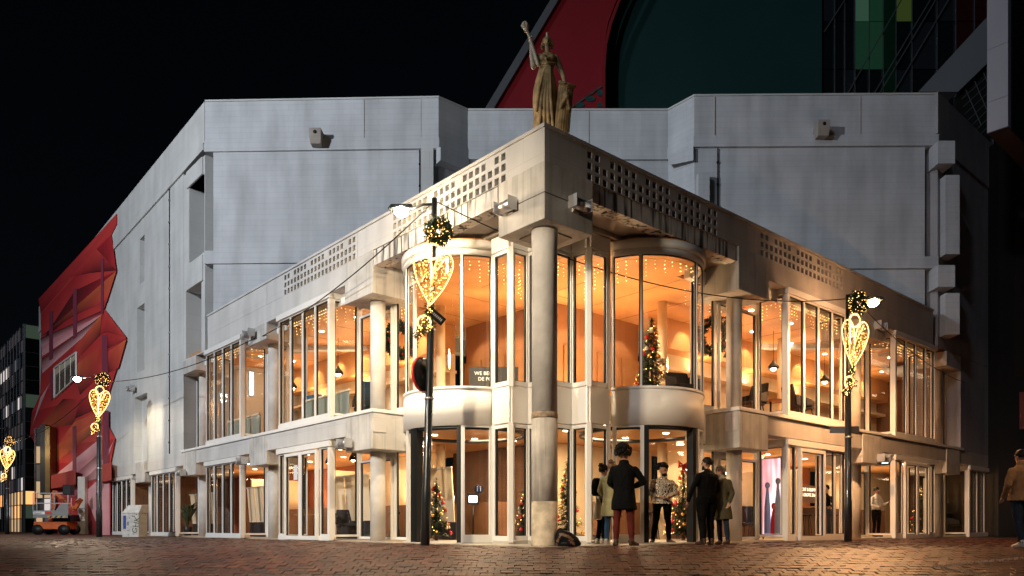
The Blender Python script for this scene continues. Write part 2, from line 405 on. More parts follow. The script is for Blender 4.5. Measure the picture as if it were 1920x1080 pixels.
PAT = [1, 1, 0, 1, 1, 1, 1, 0, 1, 1, 1, 1, 0, 1, 1, 1, 1, 0, 1, 1]
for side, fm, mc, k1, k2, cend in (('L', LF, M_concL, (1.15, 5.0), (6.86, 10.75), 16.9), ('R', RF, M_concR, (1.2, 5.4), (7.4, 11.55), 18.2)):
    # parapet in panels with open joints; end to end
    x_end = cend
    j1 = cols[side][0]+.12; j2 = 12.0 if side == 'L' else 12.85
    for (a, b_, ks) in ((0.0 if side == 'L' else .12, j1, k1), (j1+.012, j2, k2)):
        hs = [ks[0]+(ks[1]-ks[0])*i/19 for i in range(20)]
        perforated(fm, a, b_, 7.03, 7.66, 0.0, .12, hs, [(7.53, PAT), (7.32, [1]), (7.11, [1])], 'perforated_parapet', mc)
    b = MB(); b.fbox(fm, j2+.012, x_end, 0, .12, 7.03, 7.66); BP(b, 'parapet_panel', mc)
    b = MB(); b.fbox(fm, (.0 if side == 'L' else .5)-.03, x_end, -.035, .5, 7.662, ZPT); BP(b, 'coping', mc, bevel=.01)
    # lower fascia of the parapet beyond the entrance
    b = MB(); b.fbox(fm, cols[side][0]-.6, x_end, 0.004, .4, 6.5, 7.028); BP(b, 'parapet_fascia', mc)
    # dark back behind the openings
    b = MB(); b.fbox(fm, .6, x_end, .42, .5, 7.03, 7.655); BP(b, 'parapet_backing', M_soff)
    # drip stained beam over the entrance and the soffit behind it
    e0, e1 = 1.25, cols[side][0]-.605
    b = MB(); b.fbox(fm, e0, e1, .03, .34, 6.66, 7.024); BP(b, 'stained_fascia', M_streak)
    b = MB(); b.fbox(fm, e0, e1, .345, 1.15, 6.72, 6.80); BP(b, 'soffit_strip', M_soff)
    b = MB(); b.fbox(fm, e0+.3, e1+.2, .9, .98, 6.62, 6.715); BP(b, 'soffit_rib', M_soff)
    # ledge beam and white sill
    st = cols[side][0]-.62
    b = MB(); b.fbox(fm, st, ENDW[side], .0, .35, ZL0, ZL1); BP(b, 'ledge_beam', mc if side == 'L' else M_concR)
    b = MB(); b.fbox(fm, st-.02, ENDL[side]+.2, -.05, 1.1, ZL1+.012, Z2S-.14); BP(b, 'window_sill', M_frame, bevel=.01)
    # columns and corbel blocks
    for i, c in enumerate(cols[side]):
        lo = MB(); lo.fbox(fm, c-.6, c+.68, -.03, 1.25, 2.25, ZL1); BP(lo, 'corbel_block', M_conc, bevel=.015)
        b = MB(); p = fm(c, .5, 0); b.cyl((p.x, p.y, 0), (p.x, p.y, 2.248), .19, 24); BP(b, 'column', M_col)
        if i < 3:
            up = MB(); up.fbox(fm, c-.6, c+.75, -.03 if i else -.012, 1.25, 6.0, 6.5 if i else 7.02); BP(up, 'corbel_block', M_conc, bevel=.015)
            b = MB(); b.cyl((p.x, p.y, Z2S-.15), (p.x, p.y, 5.998), .19, 24); BP(b, 'column', M_col)
# soffit deck over the entrance + roof deck
b = MB(); b.hexa([W(.95, .95, 6.81), W(7, .95, 6.81), W(7, 7, 6.81), W(.95, 7, 6.81), W(.95, .95, 6.95), W(7, .95, 6.95), W(7, 7, 6.95), W(.95, 7, 6.95)])
BP(b, 'entrance_soffit', M_soffd)
b = MB(); b.hexa([W(.13, .13, 6.98), W(17, .5, 6.98), W(12, 12, 6.98), W(.5, 18, 6.98), W(.13, .13, 7.02), W(17, .5, 7.02), W(12, 12, 7.02), W(.5, 18, 7.02)])
BP(b, 'roof_deck', M_soff)
# corner block and the big corner column
b = MB(); b.hexa([W(-.05, -.05, 5.97), W(1.24, -.05, 5.97), W(1.24, 1.24, 5.97), W(-.05, 1.24, 5.97), W(-.05, -.05, 7.02), W(1.24, -.05, 7.02), W(1.24, 1.24, 7.02), W(-.05, 1.24, 7.02)])
BP(b, 'corner_block', M_conc, bevel=.015)
b = MB(); b.hexa([W(-.056, -.056, 6.44), W(1.2, -.056, 6.44), W(1.2, 1.2, 6.44), W(-.056, 1.2, 6.44), W(-.056, -.056, 6.455), W(1.2, -.056, 6.455), W(1.2, 1.2, 6.455), W(-.056, 1.2, 6.455)])
BP(b, 'block_joint', M_soffd)
b = MB(); b.hexa([W(.28, .28, 5.945), W(1.0, .28, 5.945), W(1.0, 1.0, 5.945), W(.28, 1.0, 5.945), W(.28, .28, 5.968), W(1.0, .28, 5.968), W(1.0, 1.0, 5.968), W(.28, 1.0, 5.968)])
BP(b, 'soffit_plate', M_soff)
cc = PXY(1021, 14.55)
M_peel = mat('peeling_column_paint', (.55, .47, .35), .85, var=.4, scale=5, bump=.3, bscale=18); M_rust = mat('rust_stained_ring', (.36, .27, .18), .9, var=.6, scale=9, bump=.2)
b = MB(); b.lathe((cc.x, cc.y, 0), [(.262, 0), (.262, .05), (.252, .1), (.25, .85)], 32); BP(b, 'column_foot', M_peel)
b = MB(); b.lathe((cc.x, cc.y, 0), [(.2495, .852), (.25, 2.41)], 32); BP(b, 'column_shaft', mat('worn_column_paint', (.55, .51, .45), .8, var=.32, scale=2.2, bump=.15, streak=.25))
b = MB(); b.lathe((cc.x, cc.y, 0), [(.25, 2.412), (.254, 2.45), (.25, 2.50), (.244, 2.53)], 32); BP(b, 'column_joint', M_rust)
b = MB(); b.lathe((cc.x, cc.y, 0), [(.243, 2.532), (.243, 5.6), (.25, 5.97)], 32); BP(b, 'corner_column', M_col)

b = MB(); b.prism([tuple(p.xy) for p in (W(-.1, -.1), W(7.9, -.1), W(7.9, 4), W(4, 4), W(4, 8.3), W(-.1, 8.3))][::-1], -.03, .010); o_ = b.build('entrance_paving', mat('pale_paving_slabs', (.34, .31, .27), .45, var=.2, scale=2), None); o_['kind'] = 'structure'
# ------------------------------------------------------------ glazing
def pane(a, b_, z0, z1, fw=.055, parts=None, head=.0, door=False, gask=.028, normal=None):
    """one framed light between plan points a and b; adds bars to parts dict and returns the glass quad"""
    a = Vector(a); b_ = Vector(b_); d = (b_-a); L = d.length; d.normalize()
    nrm = Vector((-d.y, d.x, 0))
    if nrm.dot(Vector((0, -1, 0))) < 0 and normal is None: nrm = -nrm
    up = Vector((0, 0, 1)); fr = parts['frame']; gk = parts['gasket']; t = .04
    def barx(m, s0, s1, z_0, z_1, o0, o1):
        q = [a+d*s0+nrm*o0, a+d*s1+nrm*o0, a+d*s1+nrm*o1, a+d*s0+nrm*o1]
        m.hexa([k+up*z_0 for k in q]+[k+up*z_1 for k in q])
    barx(fr, 0, fw, z0, z1, -t, t); barx(fr, L-fw, L, z0, z1, -t, t)
    barx(fr, fw, L-fw, z0, z0+fw*1.3, -t, t); barx(fr, fw, L-fw, z1-fw, z1, -t, t)
    g0, g1 = fw, L-fw; y0, y1 = z0+fw*1.3, z1-fw
    barx(gk, g0, g0+gask, y0, y1, -.03, .012); barx(gk, g1-gask, g1, y0, y1, -.03, .012)
    barx(gk, g0+gask, g1-gask, y1-gask*.7, y1, -.03, .012); barx(gk, g0+gask, g1-gask, y0, y0+gask*.5, -.03, .012)
    o = nrm*-.02
    q = MB(); q.quad(a+d*(g0+.003)+o+up*(y0+.003), a+d*(g1-.003)+o+up*(y0+.003), a+d*(g1-.003)+o+up*(y1-.003), a+d*(g0+.003)+o+up*(y1-.003))
    parts['glass'].append(q)
def finish(parts, name, parent=bld, label=None):
    fo = parts['frame'].build(name, M_frame, parent)
    if label: fo['label'] = label
    parts['gasket'].build('black_gasket', M_black, fo)
    for q in parts['glass']: q.build('glass_pane', M_glass, fo, recalc=False)
    return fo
def newparts(): return {'frame': MB(), 'gasket': MB(), 'glass': []}

def door_leaf(parts, fm, s0, s1, d, z1):
    pane(fm(s0, d, 0), fm(s1, d, 0), .02, z1, .085, parts)
BAYW = {'L': 3.06, 'R': 3.2}
for side, fm in (('L', LF), ('R', RF)):
    for bi, s0 in enumerate(bays[side]):
        wdt = BAYW[side]; c = cols[side][bi]
        for floor in (0, 1):
            if floor == 1 and bi >= 2: continue
            z0, z1 = (Z1S, Z1H) if floor == 0 else (Z2S-.13, Z2H)
            zt = z1-.12
            P = newparts()
            do = .05
            # corner post, head
            P['frame'].fbox(fm, s0-.05, s0+.06, do-.06, do+.06, z0, z1)
            P['frame'].fbox(fm, s0-.09, s0+wdt+.06, do-.10, do+.05, zt, z1+.03)
            P['frame'].fbox(fm, s0-.09, s0-.005, do-.02, .92, zt, z1+.03)
            P['frame'].fbox(fm, s0-.03, s0+wdt+.03, do-.05, do+.06, z0-.02, z0+.10)
            if floor == 0 and ((side == 'L' and bi == 0) or (side == 'R' and bi == 1)):
                m1 = s0+.06+.50; m2 = m1+1.95
                pane(fm(s0+.06, do, 0), fm(m1-.03, do, 0), z0+.1, zt, .04, P)
                pane(fm(m2+.03, do, 0), fm(s0+wdt, do, 0), z0+.1, zt, .04, P)
                door_leaf(P, fm, m1, (m1+m2)/2, do-.09, zt-.04); door_leaf(P, fm, (m1+m2)/2, m2, do-.09, zt-.04)
            elif floor == 0 and side == 'R' and bi == 0:
                m1 = s0+.06+.36; m2 = m1+1.35
                pane(fm(s0+.06, do, 0), fm(m1-.03, do, 0), z0+.1, zt, .04, P)
                door_leaf(P, fm, m1, m2, do-.12, zt-.06)
                pane(fm(m2+.03, do, 0), fm(m2+.78, do, 0), z0+.1, zt, .035, P); pane(fm(m2+.78, do, 0), fm(s0+wdt, do, 0), z0+.1, zt, .035, P)
            else:
                for q in range(4):
                    a = s0+.06+(wdt-.06)*q/4; b_ = s0+.06+(wdt-.06)*(q+1)/4
                    pane(fm(a, do, 0), fm(b_, do, 0), z0+.09, zt, .035, P)
            # return light facing the corner
            pane(fm(s0, do+.06, 0), fm(s0, .86, 0), z0+.08, zt, .045, P)
            P['frame'].fbox(fm, s0-.05, s0+.05, .86, .96, z0, zt)
            # recessed light beside the column
            pane(fm(s0-.05, .91, 0), fm(c-.05, .91, 0), z0+.02, zt-.35, .05, P)
            P['frame'].fbox(fm, c-.05, s0-.05, .88, .94, zt-.16, zt-.04)
            pane(fm(s0+wdt, do+.06, 0), fm(s0+wdt, .9, 0), z0+.08, zt, .04, P)
            f = finish(P, 'window_bay' if not (floor == 0 and bi < 2) else 'glazed_bay')
    # narrow upper light beyond the third column and wall panel
    c = cols[side][2]
    P = newparts(); pane(fm(c+.32, .5, 0), fm(c+.72, .5, 0), Z2S-.1, 5.98, .05, P); finish(P, 'slit_window')

# zigzag lights of the entrance between the drums
A_u = ua(958, 1.05); B_v = va(1104, 1.05); J_u = ua(926, 1.05); K_v = va(1140, 1.05); Pq = 1.5
A = (A_u, 1.05); Jp = (J_u, 1.05); P1 = (A_u, 2.1); Q = (Pq, 2.1); Q2 = (Pq, Pq)
zig = [Jp, (A_u, 1.05), (A_u, Pq+.45), (Pq, Pq+.45) if False else (A_u, Pq+.45)]
chain = [(J_u, 1.05), (A_u, 1.05), (A_u, 1.55), (1.55, 1.55), (1.55, B_v), (1.05, B_v), (1.05, K_v)]
for za, zb, nm in ((.06, 2.58, 'entrance_lights'), (3.36, 6.30, 'entrance_lights')):
    P = newparts()
    for i in range(len(chain)-1):
        a, b_ = W(*chain[i]), W(*chain[i+1])
        if (b_-a).length < .2: continue
        pane(a, b_, za+.02, zb-.02, .075, P)
    for i, c in enumerate(chain):
        p = W(*c); P['frame'].box(p.x-.05, p.x+.05, p.y-.05, p.y+.05, za-.02, zb)
    finish(P, nm)
def ribbon(mb, pts, z0, z1, off, th):
    """vertical band following plan points, off outwards"""
    pts = [Vector((p[0], p[1], 0)) for p in pts]
    for i in range(len(pts)-1):
        a, b_ = pts[i], pts[i+1]; d = (b_-a).normalized(); nrm = Vector((d.y, -d.x, 0))
        if nrm.y > 0.5 or (abs(nrm.y) < .001): nrm = nrm
        q = [a+nrm*off, b_+nrm*off, b_+nrm*(off-th), a+nrm*(off-th)]
        mb.hexa([k+Vector((0, 0, z0)) for k in q]+[k+Vector((0, 0, z1)) for k in q])
zp = [W(*c) for c in chain]
b = MB(); ribbon(b, zp, 2.585, 3.355, .045, .10); BP(b, 'white_spandrel', M_band)
b = MB(); ribbon(b, zp, 6.285, 6.60, .07, .2); BP(b, 'entrance_head', M_frame)
b = MB(); ribbon(b, zp, 0, .07, .05, .2); BP(b, 'entrance_plinth', M_stone)

# the two entrance drums
RD = 1.45
DC = {'L': Vector((-1.07, 18.15, 0)), 'R': Vector((3.0, 18.1, 0))}
def arc(mb, c, r0, r1, a0, a1, z0, z1, n=24, smooth=True):
    vs = []; fs = []
    for i in range(n+1):
        a = a0+(a1-a0)*i/n; ca, sa = math.cos(a), math.sin(a)
        for r, z in ((r1, z0), (r1, z1), (r0, z1), (r0, z0)): vs.append((c.x+r*ca, c.y+r*sa, z))
    for i in range(n):
        for q in range(4): fs.append((i*4+q, i*4+(q+1) % 4, (i+1)*4+(q+1) % 4, (i+1)*4+q))
    fs += [(0, 1, 2, 3), (n*4, n*4+3, n*4+2, n*4+1)]
    mb.add(vs, fs, smooth)
def glass_arc(c, r, a0, a1, z0, z1, parent, n=12):
    q = MB(); vs = []; fs = []
    for i in range(n+1):
        a = a0+(a1-a0)*i/n; vs += [(c.x+r*math.cos(a), c.y+r*math.sin(a), z0), (c.x+r*math.cos(a), c.y+r*math.sin(a), z1)]
    for i in range(n): fs.append((2*i, 2*i+2, 2*i+3, 2*i+1))
    q.add(vs, fs, True); return q.build('curved_glass', M_glass, parent, recalc=False)
def ang_for(c, x, r=RD):
    """angle on the drum's front whose point is seen at picture column x"""
    best = None
    for i in range(1801):
        a = -pi-.2+(pi+.4)*i/1800; X = c.x+r*math.cos(a); Y = c.y+r*math.sin(a)
        # visible: normal towards the camera
        if math.cos(a)*X+math.sin(a)*Y > 0: continue
        e = abs(960+F*X/Y-x)
        if best is None or e < best[0]: best = (e, a)
    return best[1]
for side in 'LR':
    c = DC[side]
    if side == 'L': a0, a1 = -pi-.15, ang_for(c, 924)
    else: a0, a1 = ang_for(c, 1147), .35
    dr = MB(); arc(dr, c, RD-.06, RD+.03, a0, a1, 2.58, 3.36, 40); d_ = BP(dr, 'entrance_drum', M_band)
    b = MB(); arc(b, c, RD-.06, RD+.035, a0, a1, 6.29, 6.42, 40); arc(b, c, RD-.06, RD+.075, a0, a1, 6.42, 6.60, 40); b.build('drum_head', M_frame, d_)
    b = MB(); arc(b, c, RD-.05, RD+.04, a0, a1, 3.36, 3.43, 40); b.build('drum_sill', M_frame, d_)
    b = MB(); b.prism([(c.x+(RD-.06)*math.cos(2*pi*i/32), c.y+(RD-.06)*math.sin(2*pi*i/32)) for i in range(32)], 2.72, 3.28); b.build('drum_ceiling', M_frame, d_)
    b = MB(); b.prism([(c.x+(RD+.06)*math.cos(2*pi*i/32), c.y+(RD+.06)*math.sin(2*pi*i/32)) for i in range(32)], 6.60, 6.63); b.build('drum_top', M_wood, d_)
    b = MB(); b.prism([(c.x+(RD+.03)*math.cos(2*pi*i/32), c.y+(RD+.03)*math.sin(2*pi*i/32)) for i in range(32)], -.02, .03); b.build('drum_threshold', M_stone, d_)
    # upper curved glazing
    ups = [762, 866, 922] if side == 'L' else [1149, 1202, 1306, 1318]
    up = [ang_for(c, x) for x in ups]
    if side == 'L': up = [-pi-.15]+up
    else: up = up+[.35]
    for i, a in enumerate(up):
        b = MB(); arc(b, c, RD-.05, RD+.02, a-.016, a+.016, 3.43, 6.29, 2, False); b.build('mullion', M_frame, d_)
    bg_ = MB()
    for i in range(len(up)-1):
        glass_arc(c, RD-.01, up[i]+.018, up[i+1]-.018, 3.45, 6.28, d_)
        arc(bg_, c, RD-.03, RD, up[i]+.017, up[i]+.03, 3.45, 6.28, 1, False); arc(bg_, c, RD-.03, RD, up[i+1]-.03, up[i+1]-.017, 3.45, 6.28, 1, False)
        arc(bg_, c, RD-.03, RD, up[i]+.03, up[i+1]-.03, 6.26, 6.285, 10, False)
    bg_.build('black_gasket', M_black, d_)
    # ground floor: black posts, curved fixed lights, open doorway
    if side == 'L': posts = [(776, .10), (862, .05)]; gl = [(868, 921)]
    else: posts = [(1211, .05), (1302, .05)]; gl = [(1152, 1204), (1309, 1319)]
    for x, hw in posts:
        a = ang_for(c, x); b = MB(); arc(b, c, RD-.16, RD+.01, a-hw*.9, a+hw*.9, .03, 2.58, 3, False); b.build('black_post', M_dark, d_)
    if side == 'L':
        P = MB(); a = ang_for(c, 764); arc(P, c, RD-.1, RD+.01, a-.06, a+.02, .03, 2.58, 2, False); P.build('door_jamb', M_frame, d_)
    for x0, x1 in gl:
        p0, p1 = ang_for(c, x0), ang_for(c, x1)
        b = MB(); w_ = .028
        for a in (p0, p1): arc(b, c, RD-.05, RD+.015, a-w_, a+w_, .03, 2.58, 2, False)
        arc(b, c, RD-.05, RD+.015, p0+w_, p1-w_, .03, .20, 6, False); arc(b, c, RD-.05, RD+.015, p0+w_, p1-w_, 2.54, 2.58, 6, False)
        b.build('curved_frame', M_frame, d_); glass_arc(c, RD-.02, p0+w_, p1-w_, .2, 2.54, d_)
    b = MB(); arc(b, c, RD-.12, RD-.02, 0, 2*pi-.01, 2.50, 2.575, 36); b.build('door_track', M_dark, d_)
    # inner curved screen at the back of the drum
    glass_arc(c, RD-.1, .5, 1.2, .05, 2.5, d_); glass_arc(c, RD-.1, 1.9, 2.6, .05, 2.5, d_)
# flat lights between drum and first column
for side, fm in (('L', LF), ('R', RF)):
    c = cols[side][0]
    dcu = (DC[side]-C0).dot(EU if side == 'L' else EV)
    s0 = dcu+RD*.93; s1 = c+.5
    for za, zb in ((.05, 2.46), (3.30, 6.35)):
        P = newparts(); m_ = s0+(s1-s0)*.58
        pane(fm(s0, .96, 0), fm(m_, .96, 0), za, zb, .05, P); pane(fm(m_, .96, 0), fm(s1, .96, 0), za, zb-.32, .05, P)
        P['frame'].fbox(fm, m_, s1, .93, .99, zb-.31, zb)
        finish(P, 'side_lights')
    b = MB(); b.fbox(fm, s0-.2, s1, .915, 1.02, 2.465, 3.295); BP(b, 'white_spandrel', M_band)
    b = MB(); b.fbox(fm, s0-.2, s1, .90, 1.06, 6.352, 6.7); BP(b, 'entrance_head', M_frame)

# ------------------------------------------------------------ auditorium volume above
ZR = 15.15
Lc = W(17.1, 0); Rc = W(0, 18.5)
x1, x2, x3, x4 = PXY(822, 26.5), PXY(877, 27.3), PXY(1253, 27.3), PXY(1302, 26.4)
Lc = PXY(385, 26.75); Rc = PXY(1757, 26.3)
def wall_run(mb, pts, z0, z1, off, th):
    ribbon(mb, pts, z0, z1, off, th)
front = [PXY(400, 26.7), x1, x2, x3, x4, PXY(1734, 26.3)]
def seg(a, b_, z0, z1, off, th, name, m, parent=bld, bevel=0):
    q = MB(); ribbon(q, [a, b_], z0, z1, off, th); return BP(q, name, m, parent, bevel=bevel)
# main frontal wall, parapet band (proud), ledge band, middle band
wl = MB()
for i in range(len(front)-1): ribbon(wl, [front[i], front[i+1]], 6.5, 13.38, 0, .3)
BP(wl, 'auditorium_wall', M_up)
def poly_off(pts, off):
    """mitred outward offset of an open plan polyline (outwards = right-hand side seen from the camera)"""
    out = []
    for i, p in enumerate(pts):
        ns_ = []
        for a, b_ in ((i-1, i), (i, i+1)):
            if 0 <= a and b_ < len(pts):
                d = (pts[b_]-pts[a]).normalized(); ns_.append(Vector((d.y, -d.x, 0)))
        if len(ns_) == 2:
            m = (ns_[0]+ns_[1]).normalized(); k = off/max(.3, m.dot(ns_[0]))
        else: m = ns_[0]; k = off
        out.append(Vector((p.x, p.y, 0))+m*k)
    return out
def band(pts, z0, z1, o1, o0, name, m):
    a = poly_off(pts, o1); c = poly_off(pts, o0); q = MB(); n_ = len(pts)
    vs = [(p.x, p.y, z) for p in a for z in (z0, z1)]+[(p.x, p.y, z) for p in c for z in (z0, z1)]; fs = []
    for i in range(n_-1):
        fs += [(2*i, 2*i+2, 2*i+3, 2*i+1), (2*n_+2*i, 2*n_+2*i+1, 2*n_+2*i+3, 2*n_+2*i+2), (2*i+1, 2*i+3, 2*n_+2*i+3, 2*n_+2*i+1), (2*i, 2*n_+2*i, 2*n_+2*i+2, 2*i+2)]
    fs += [(0, 1, 2*n_+1, 2*n_), (2*n_-2, 4*n_-2, 4*n_-1, 2*n_-1)]
    q.add(vs, fs); return BP(q, name, m)
Lf = W(48.5, 0); Rf = W(0, 30)
line = [Lc, x1, x2, x3, x4, Rc]
band(line, 13.80, ZR, .02, -.3, 'parapet_band', M_up)
band(line, ZR+.003, ZR+.06, .05, -.34, 'roof_coping', M_upL)
band(line, 13.385, 13.76, .10, -.3, 'ledge_band', M_up)
band(line, 13.763, 13.797, .0, -.25, 'band_joint', M_soffd)
band([Lc, x1], 9.5, 9.95, .09, -.2, 'ledge_band', M_up)
band([x4, Rc], 9.2, 9.6, .09, -.2, 'ledge_band', M_up)
for px_, Y_ in ((683, 26.58), (790, 26.53), (1104, 27.3), (1340, 26.38), (1613, 26.33)):
    q = MB(); p = PXY(px_, Y_); q.box(p.x-.01, p.x+.012, p.y-.035, p.y+.1, 13.82, ZR-.02); BP(q, 'panel_joint', M_soff)
for px_, Y_ in ((787, 26.53), (1345, 26.38)):
    q = MB(); p = PXY(px_, Y_); q.cyl((p.x, p.y-.04, 7.0), (p.x, p.y-.04, 13.36), .018, 6)
    for k in range(8): q.box(p.x-.03, p.x+.03, p.y-.07, p.y, 7.6+k*.75, 7.65+k*.75)
    BP(q, 'lightning_conductor', M_dark)
# left and right long walls
def slbox(fm, s0, s1, d0, d1, z0, z1):
    k = -.031*(s1-s0); q = MB()
    q.hexa([fm(s0, d0, z0), fm(s1, d0, z0+k), fm(s1, d1, z0+k), fm(s0, d1, z0), fm(s0, d0, z1), fm(s1, d0, z1+k), fm(s1, d1, z1+k), fm(s0, d1, z1)]); return q
def longwall(fm, s0, s1, openings, m, name, z0, z1, dface=0.0):
    """wall slab with recessed slots: openings (s0, s1, z0, z1, depth)"""
    ss = sorted({s0, s1}|{o[0] for o in openings}|{o[1] for o in openings}); zs = sorted({z0, z1}|{o[2] for o in openings}|{o[3] for o in openings})
    q = MB()
    for i in range(len(ss)-1):
        for j in range(len(zs)-1):
            sm, zm = (ss[i]+ss[i+1])/2, (zs[j]+zs[j+1])/2
            if any(o[0] < sm < o[1] and o[2] < zm < o[3] for o in openings): continue
            q.quad(fm(ss[i], dface, zs[j]), fm(ss[i+1], dface, zs[j]), fm(ss[i+1], dface, zs[j+1]), fm(ss[i], dface, zs[j+1]))
    for a, b_, c, d, dp in openings:
        e = dface+dp
        q.quad(fm(a, dface, c), fm(a, e, c), fm(a, e, d), fm(a, dface, d)); q.quad(fm(b_, dface, c), fm(b_, e, c), fm(b_, e, d), fm(b_, dface, d))
        q.quad(fm(a, dface, c), fm(b_, dface, c), fm(b_, e, c), fm(a, e, c)); q.quad(fm(a, dface, d), fm(b_, dface, d), fm(b_, e, d), fm(a, e, d))
        q.quad(fm(a, e, c), fm(b_, e, c), fm(b_, e, d), fm(a, e, d))
    q.quad(fm(s0, dface, z0), fm(s0, dface+2, z0), fm(s0, dface+2, z1), fm(s0, dface, z1)); q.quad(fm(s1, dface, z0), fm(s1, dface+6, z0), fm(s1, dface+6, z1), fm(s1, dface, z1))
    q.quad(fm(s0, dface, z1), fm(s1, dface, z1), fm(s1, dface+3, z1), fm(s0, dface+3, z1))
    return BP(q, name, m, recalc=False)
def su(x): return ua(x, 0)
def zl(x, y): return UZ(x, y, 0).z
ops = [(su(271), su(262), zl(266, 530), zl(266, 410), .35), (su(271), su(257), zl(264, 696), zl(264, 573), .5), (su(276), su(252), zl(264, 866), zl(264, 741), .3)]
longwall(LF, 19.36, 46.2, ops, M_upL, 'long_wall', ZL1+.0, 12.75)
b = slbox(LF, 19.36, 46.2, .001, .3, 12.752, 13.58); BP(b, 'long_wall', M_upL)
longwall(LF, 17.15, 19.35, [(17.2, 18.75, 10.0, 12.75, 1.3), (17.5, 19.1, 6.55, 9.05, 1.3)], M_upL, 'corner_wall', 6.51, 13.38, .002)
longwall(LF, 19.36, 19.45, [], M_upL, 'wall_edge', ZL1+.01, 6.5, .004)
b = slbox(LF, 17.11, 46.2, -.04, .3, 13.80, ZR+.06); BP(b, 'parapet_band', M_upL)
b = slbox(LF, 17.16, 46.2, -.07, .3, 13.55, 13.76); BP(b, 'ledge_band', M_upL)
b = slbox(LF, 17.16, 46.2, .0, .3, 13.762, 13.798); BP(b, 'band_joint', M_soffd)
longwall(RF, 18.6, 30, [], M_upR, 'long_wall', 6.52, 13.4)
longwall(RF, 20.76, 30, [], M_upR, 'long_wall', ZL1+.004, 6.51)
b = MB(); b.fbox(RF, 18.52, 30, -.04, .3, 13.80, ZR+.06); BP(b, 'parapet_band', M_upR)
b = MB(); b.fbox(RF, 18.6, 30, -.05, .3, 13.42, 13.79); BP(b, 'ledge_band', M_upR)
# corner brackets and slits
for (z0, z1) in ((12.75, 13.37), (9.02, 9.93)):
    b = MB(); b.fbox(LF, 17.3, 18.9, -.06, 1.1, z0, z1); BP(b, 'corner_bracket', M_upL, bevel=.02)
for z0, z1 in ((10.0, 12.7), (6.6, 9.0)):
    b = MB(); b.fbox(LF, 17.28, 17.36, .9, 1.0, z0, z1); BP(b, 'slit_frame', M_frame)
for px0, px1, y0, y1 in ((1253, 1312, 243, 310),):
    b = MB(); b.hexa([PXY(px0, 26.9, zat(y1, 26.9)), PXY(1300, 26.25, zat(y1-8, 26.3)), PXY(1316, 27.0, zat(y1-16, 26.9)), PXY(px0+14, 27.6, zat(y1-4, 27.5)),
                      PXY(px0, 26.9, 13.37), PXY(1300, 26.25, 13.37), PXY(1316, 27.0, 13.37), PXY(px0+14, 27.6, 13.37)]); BP(b, 'corner_bracket', M_up)
b = MB(); b.hexa([PXY(813, 26.45, zat(308, 26.3)), PXY(826, 26.3, zat(300, 26.3)), PXY(880, 27.1, zat(318, 26.9)), PXY(860, 27.3, zat(322, 26.9)),
                  PXY(813, 26.45, 13.37), PXY(826, 26.3, 13.37), PXY(880, 27.1, 13.37), PXY(860, 27.3, 13.37)]); BP(b, 'corner_bracket', M_up)
# dark slots beside the recess
b = MB(); p = PXY(1316, 26.3); b.box(p.x-.18, p.x+.2, p.y-.25, p.y+.05, 7, 12.4); BP(b, 'fin_wall', M_up)
b = MB(); p = PXY(797, 26.45); b.box(p.x-.12, p.x+.3, p.y-.16, p.y+.05, 7, 13.36); BP(b, 'fin_wall', M_upL)
b = MB(); p = PXY(832, 26.9); b.cyl((p.x, p.y, 7), (p.x, p.y, 12.4), .22, 16); BP(b, 'column', M_col)
# right corner of the frontal wall: brackets and slits
for z0, z1 in ((12.35, 13.36), (8.2, 9.18)):
    b = MB(); p = PXY(1762, 26.2); b.box(p.x-.25, p.x+.32, p.y-.35, p.y+.8, z0+.25, z1); BP(b, 'corner_bracket', M_up)
for z0, z1 in ((9.62, 12.3), (6.9, 8.3)):
    b = MB(); p = PXY(1776, 26.3); b.box(p.x-.2, p.x+.28, p.y-.25, p.y+.4, z0, z1); BP(b, 'corner_pier', M_up)
    b = MB(); p = PXY(1748, 26.35); b.box(p.x-.3, p.x+.2, p.y+.25, p.y+.45, z0-.3, z1+.4); BP(b, 'slit_recess', M_soff)
# rain scuppers
for px_, py_, Y_ in ((593, 258, 26.6), (1541, 243, 26.33)):
    p = P3(px_, py_, Y_-.25); b = MB(); z = p.z
    b.box(p.x-.2, p.x+.2, p.y-.2, p.y+.3, z-.02, z+.24)
    b.hexa([(p.x-.17, p.y-.12, z-.26), (p.x+.17, p.y-.12, z-.26), (p.x+.17, p.y+.3, z-.26), (p.x-.17, p.y+.3, z-.26), (p.x-.2, p.y-.2, z-.02), (p.x+.2, p.y-.2, z-.02), (p.x+.2, p.y+.3, z-.02), (p.x-.2, p.y+.3, z-.02)])
    so_ = BP(b, 'rain_scupper', M_soff)
    b = MB(); b.cyl((p.x, p.y-.215, z+.1), (p.x, p.y-.19, z+.1), .06, 10); b.build('scupper_hole', M_black, so_)
b = MB(); p = W(20.9, -.02); q = MB()
q.cyl((p.x, p.y, 3.2), (p.x, p.y, 13.5), .02, 6)
for k in range(12): q.box(p.x-.035, p.x+.035, p.y-.03, p.y+.03, 3.6+k*.85, 3.66+k*.85)
BP(q, 'lightning_conductor', M_dark)

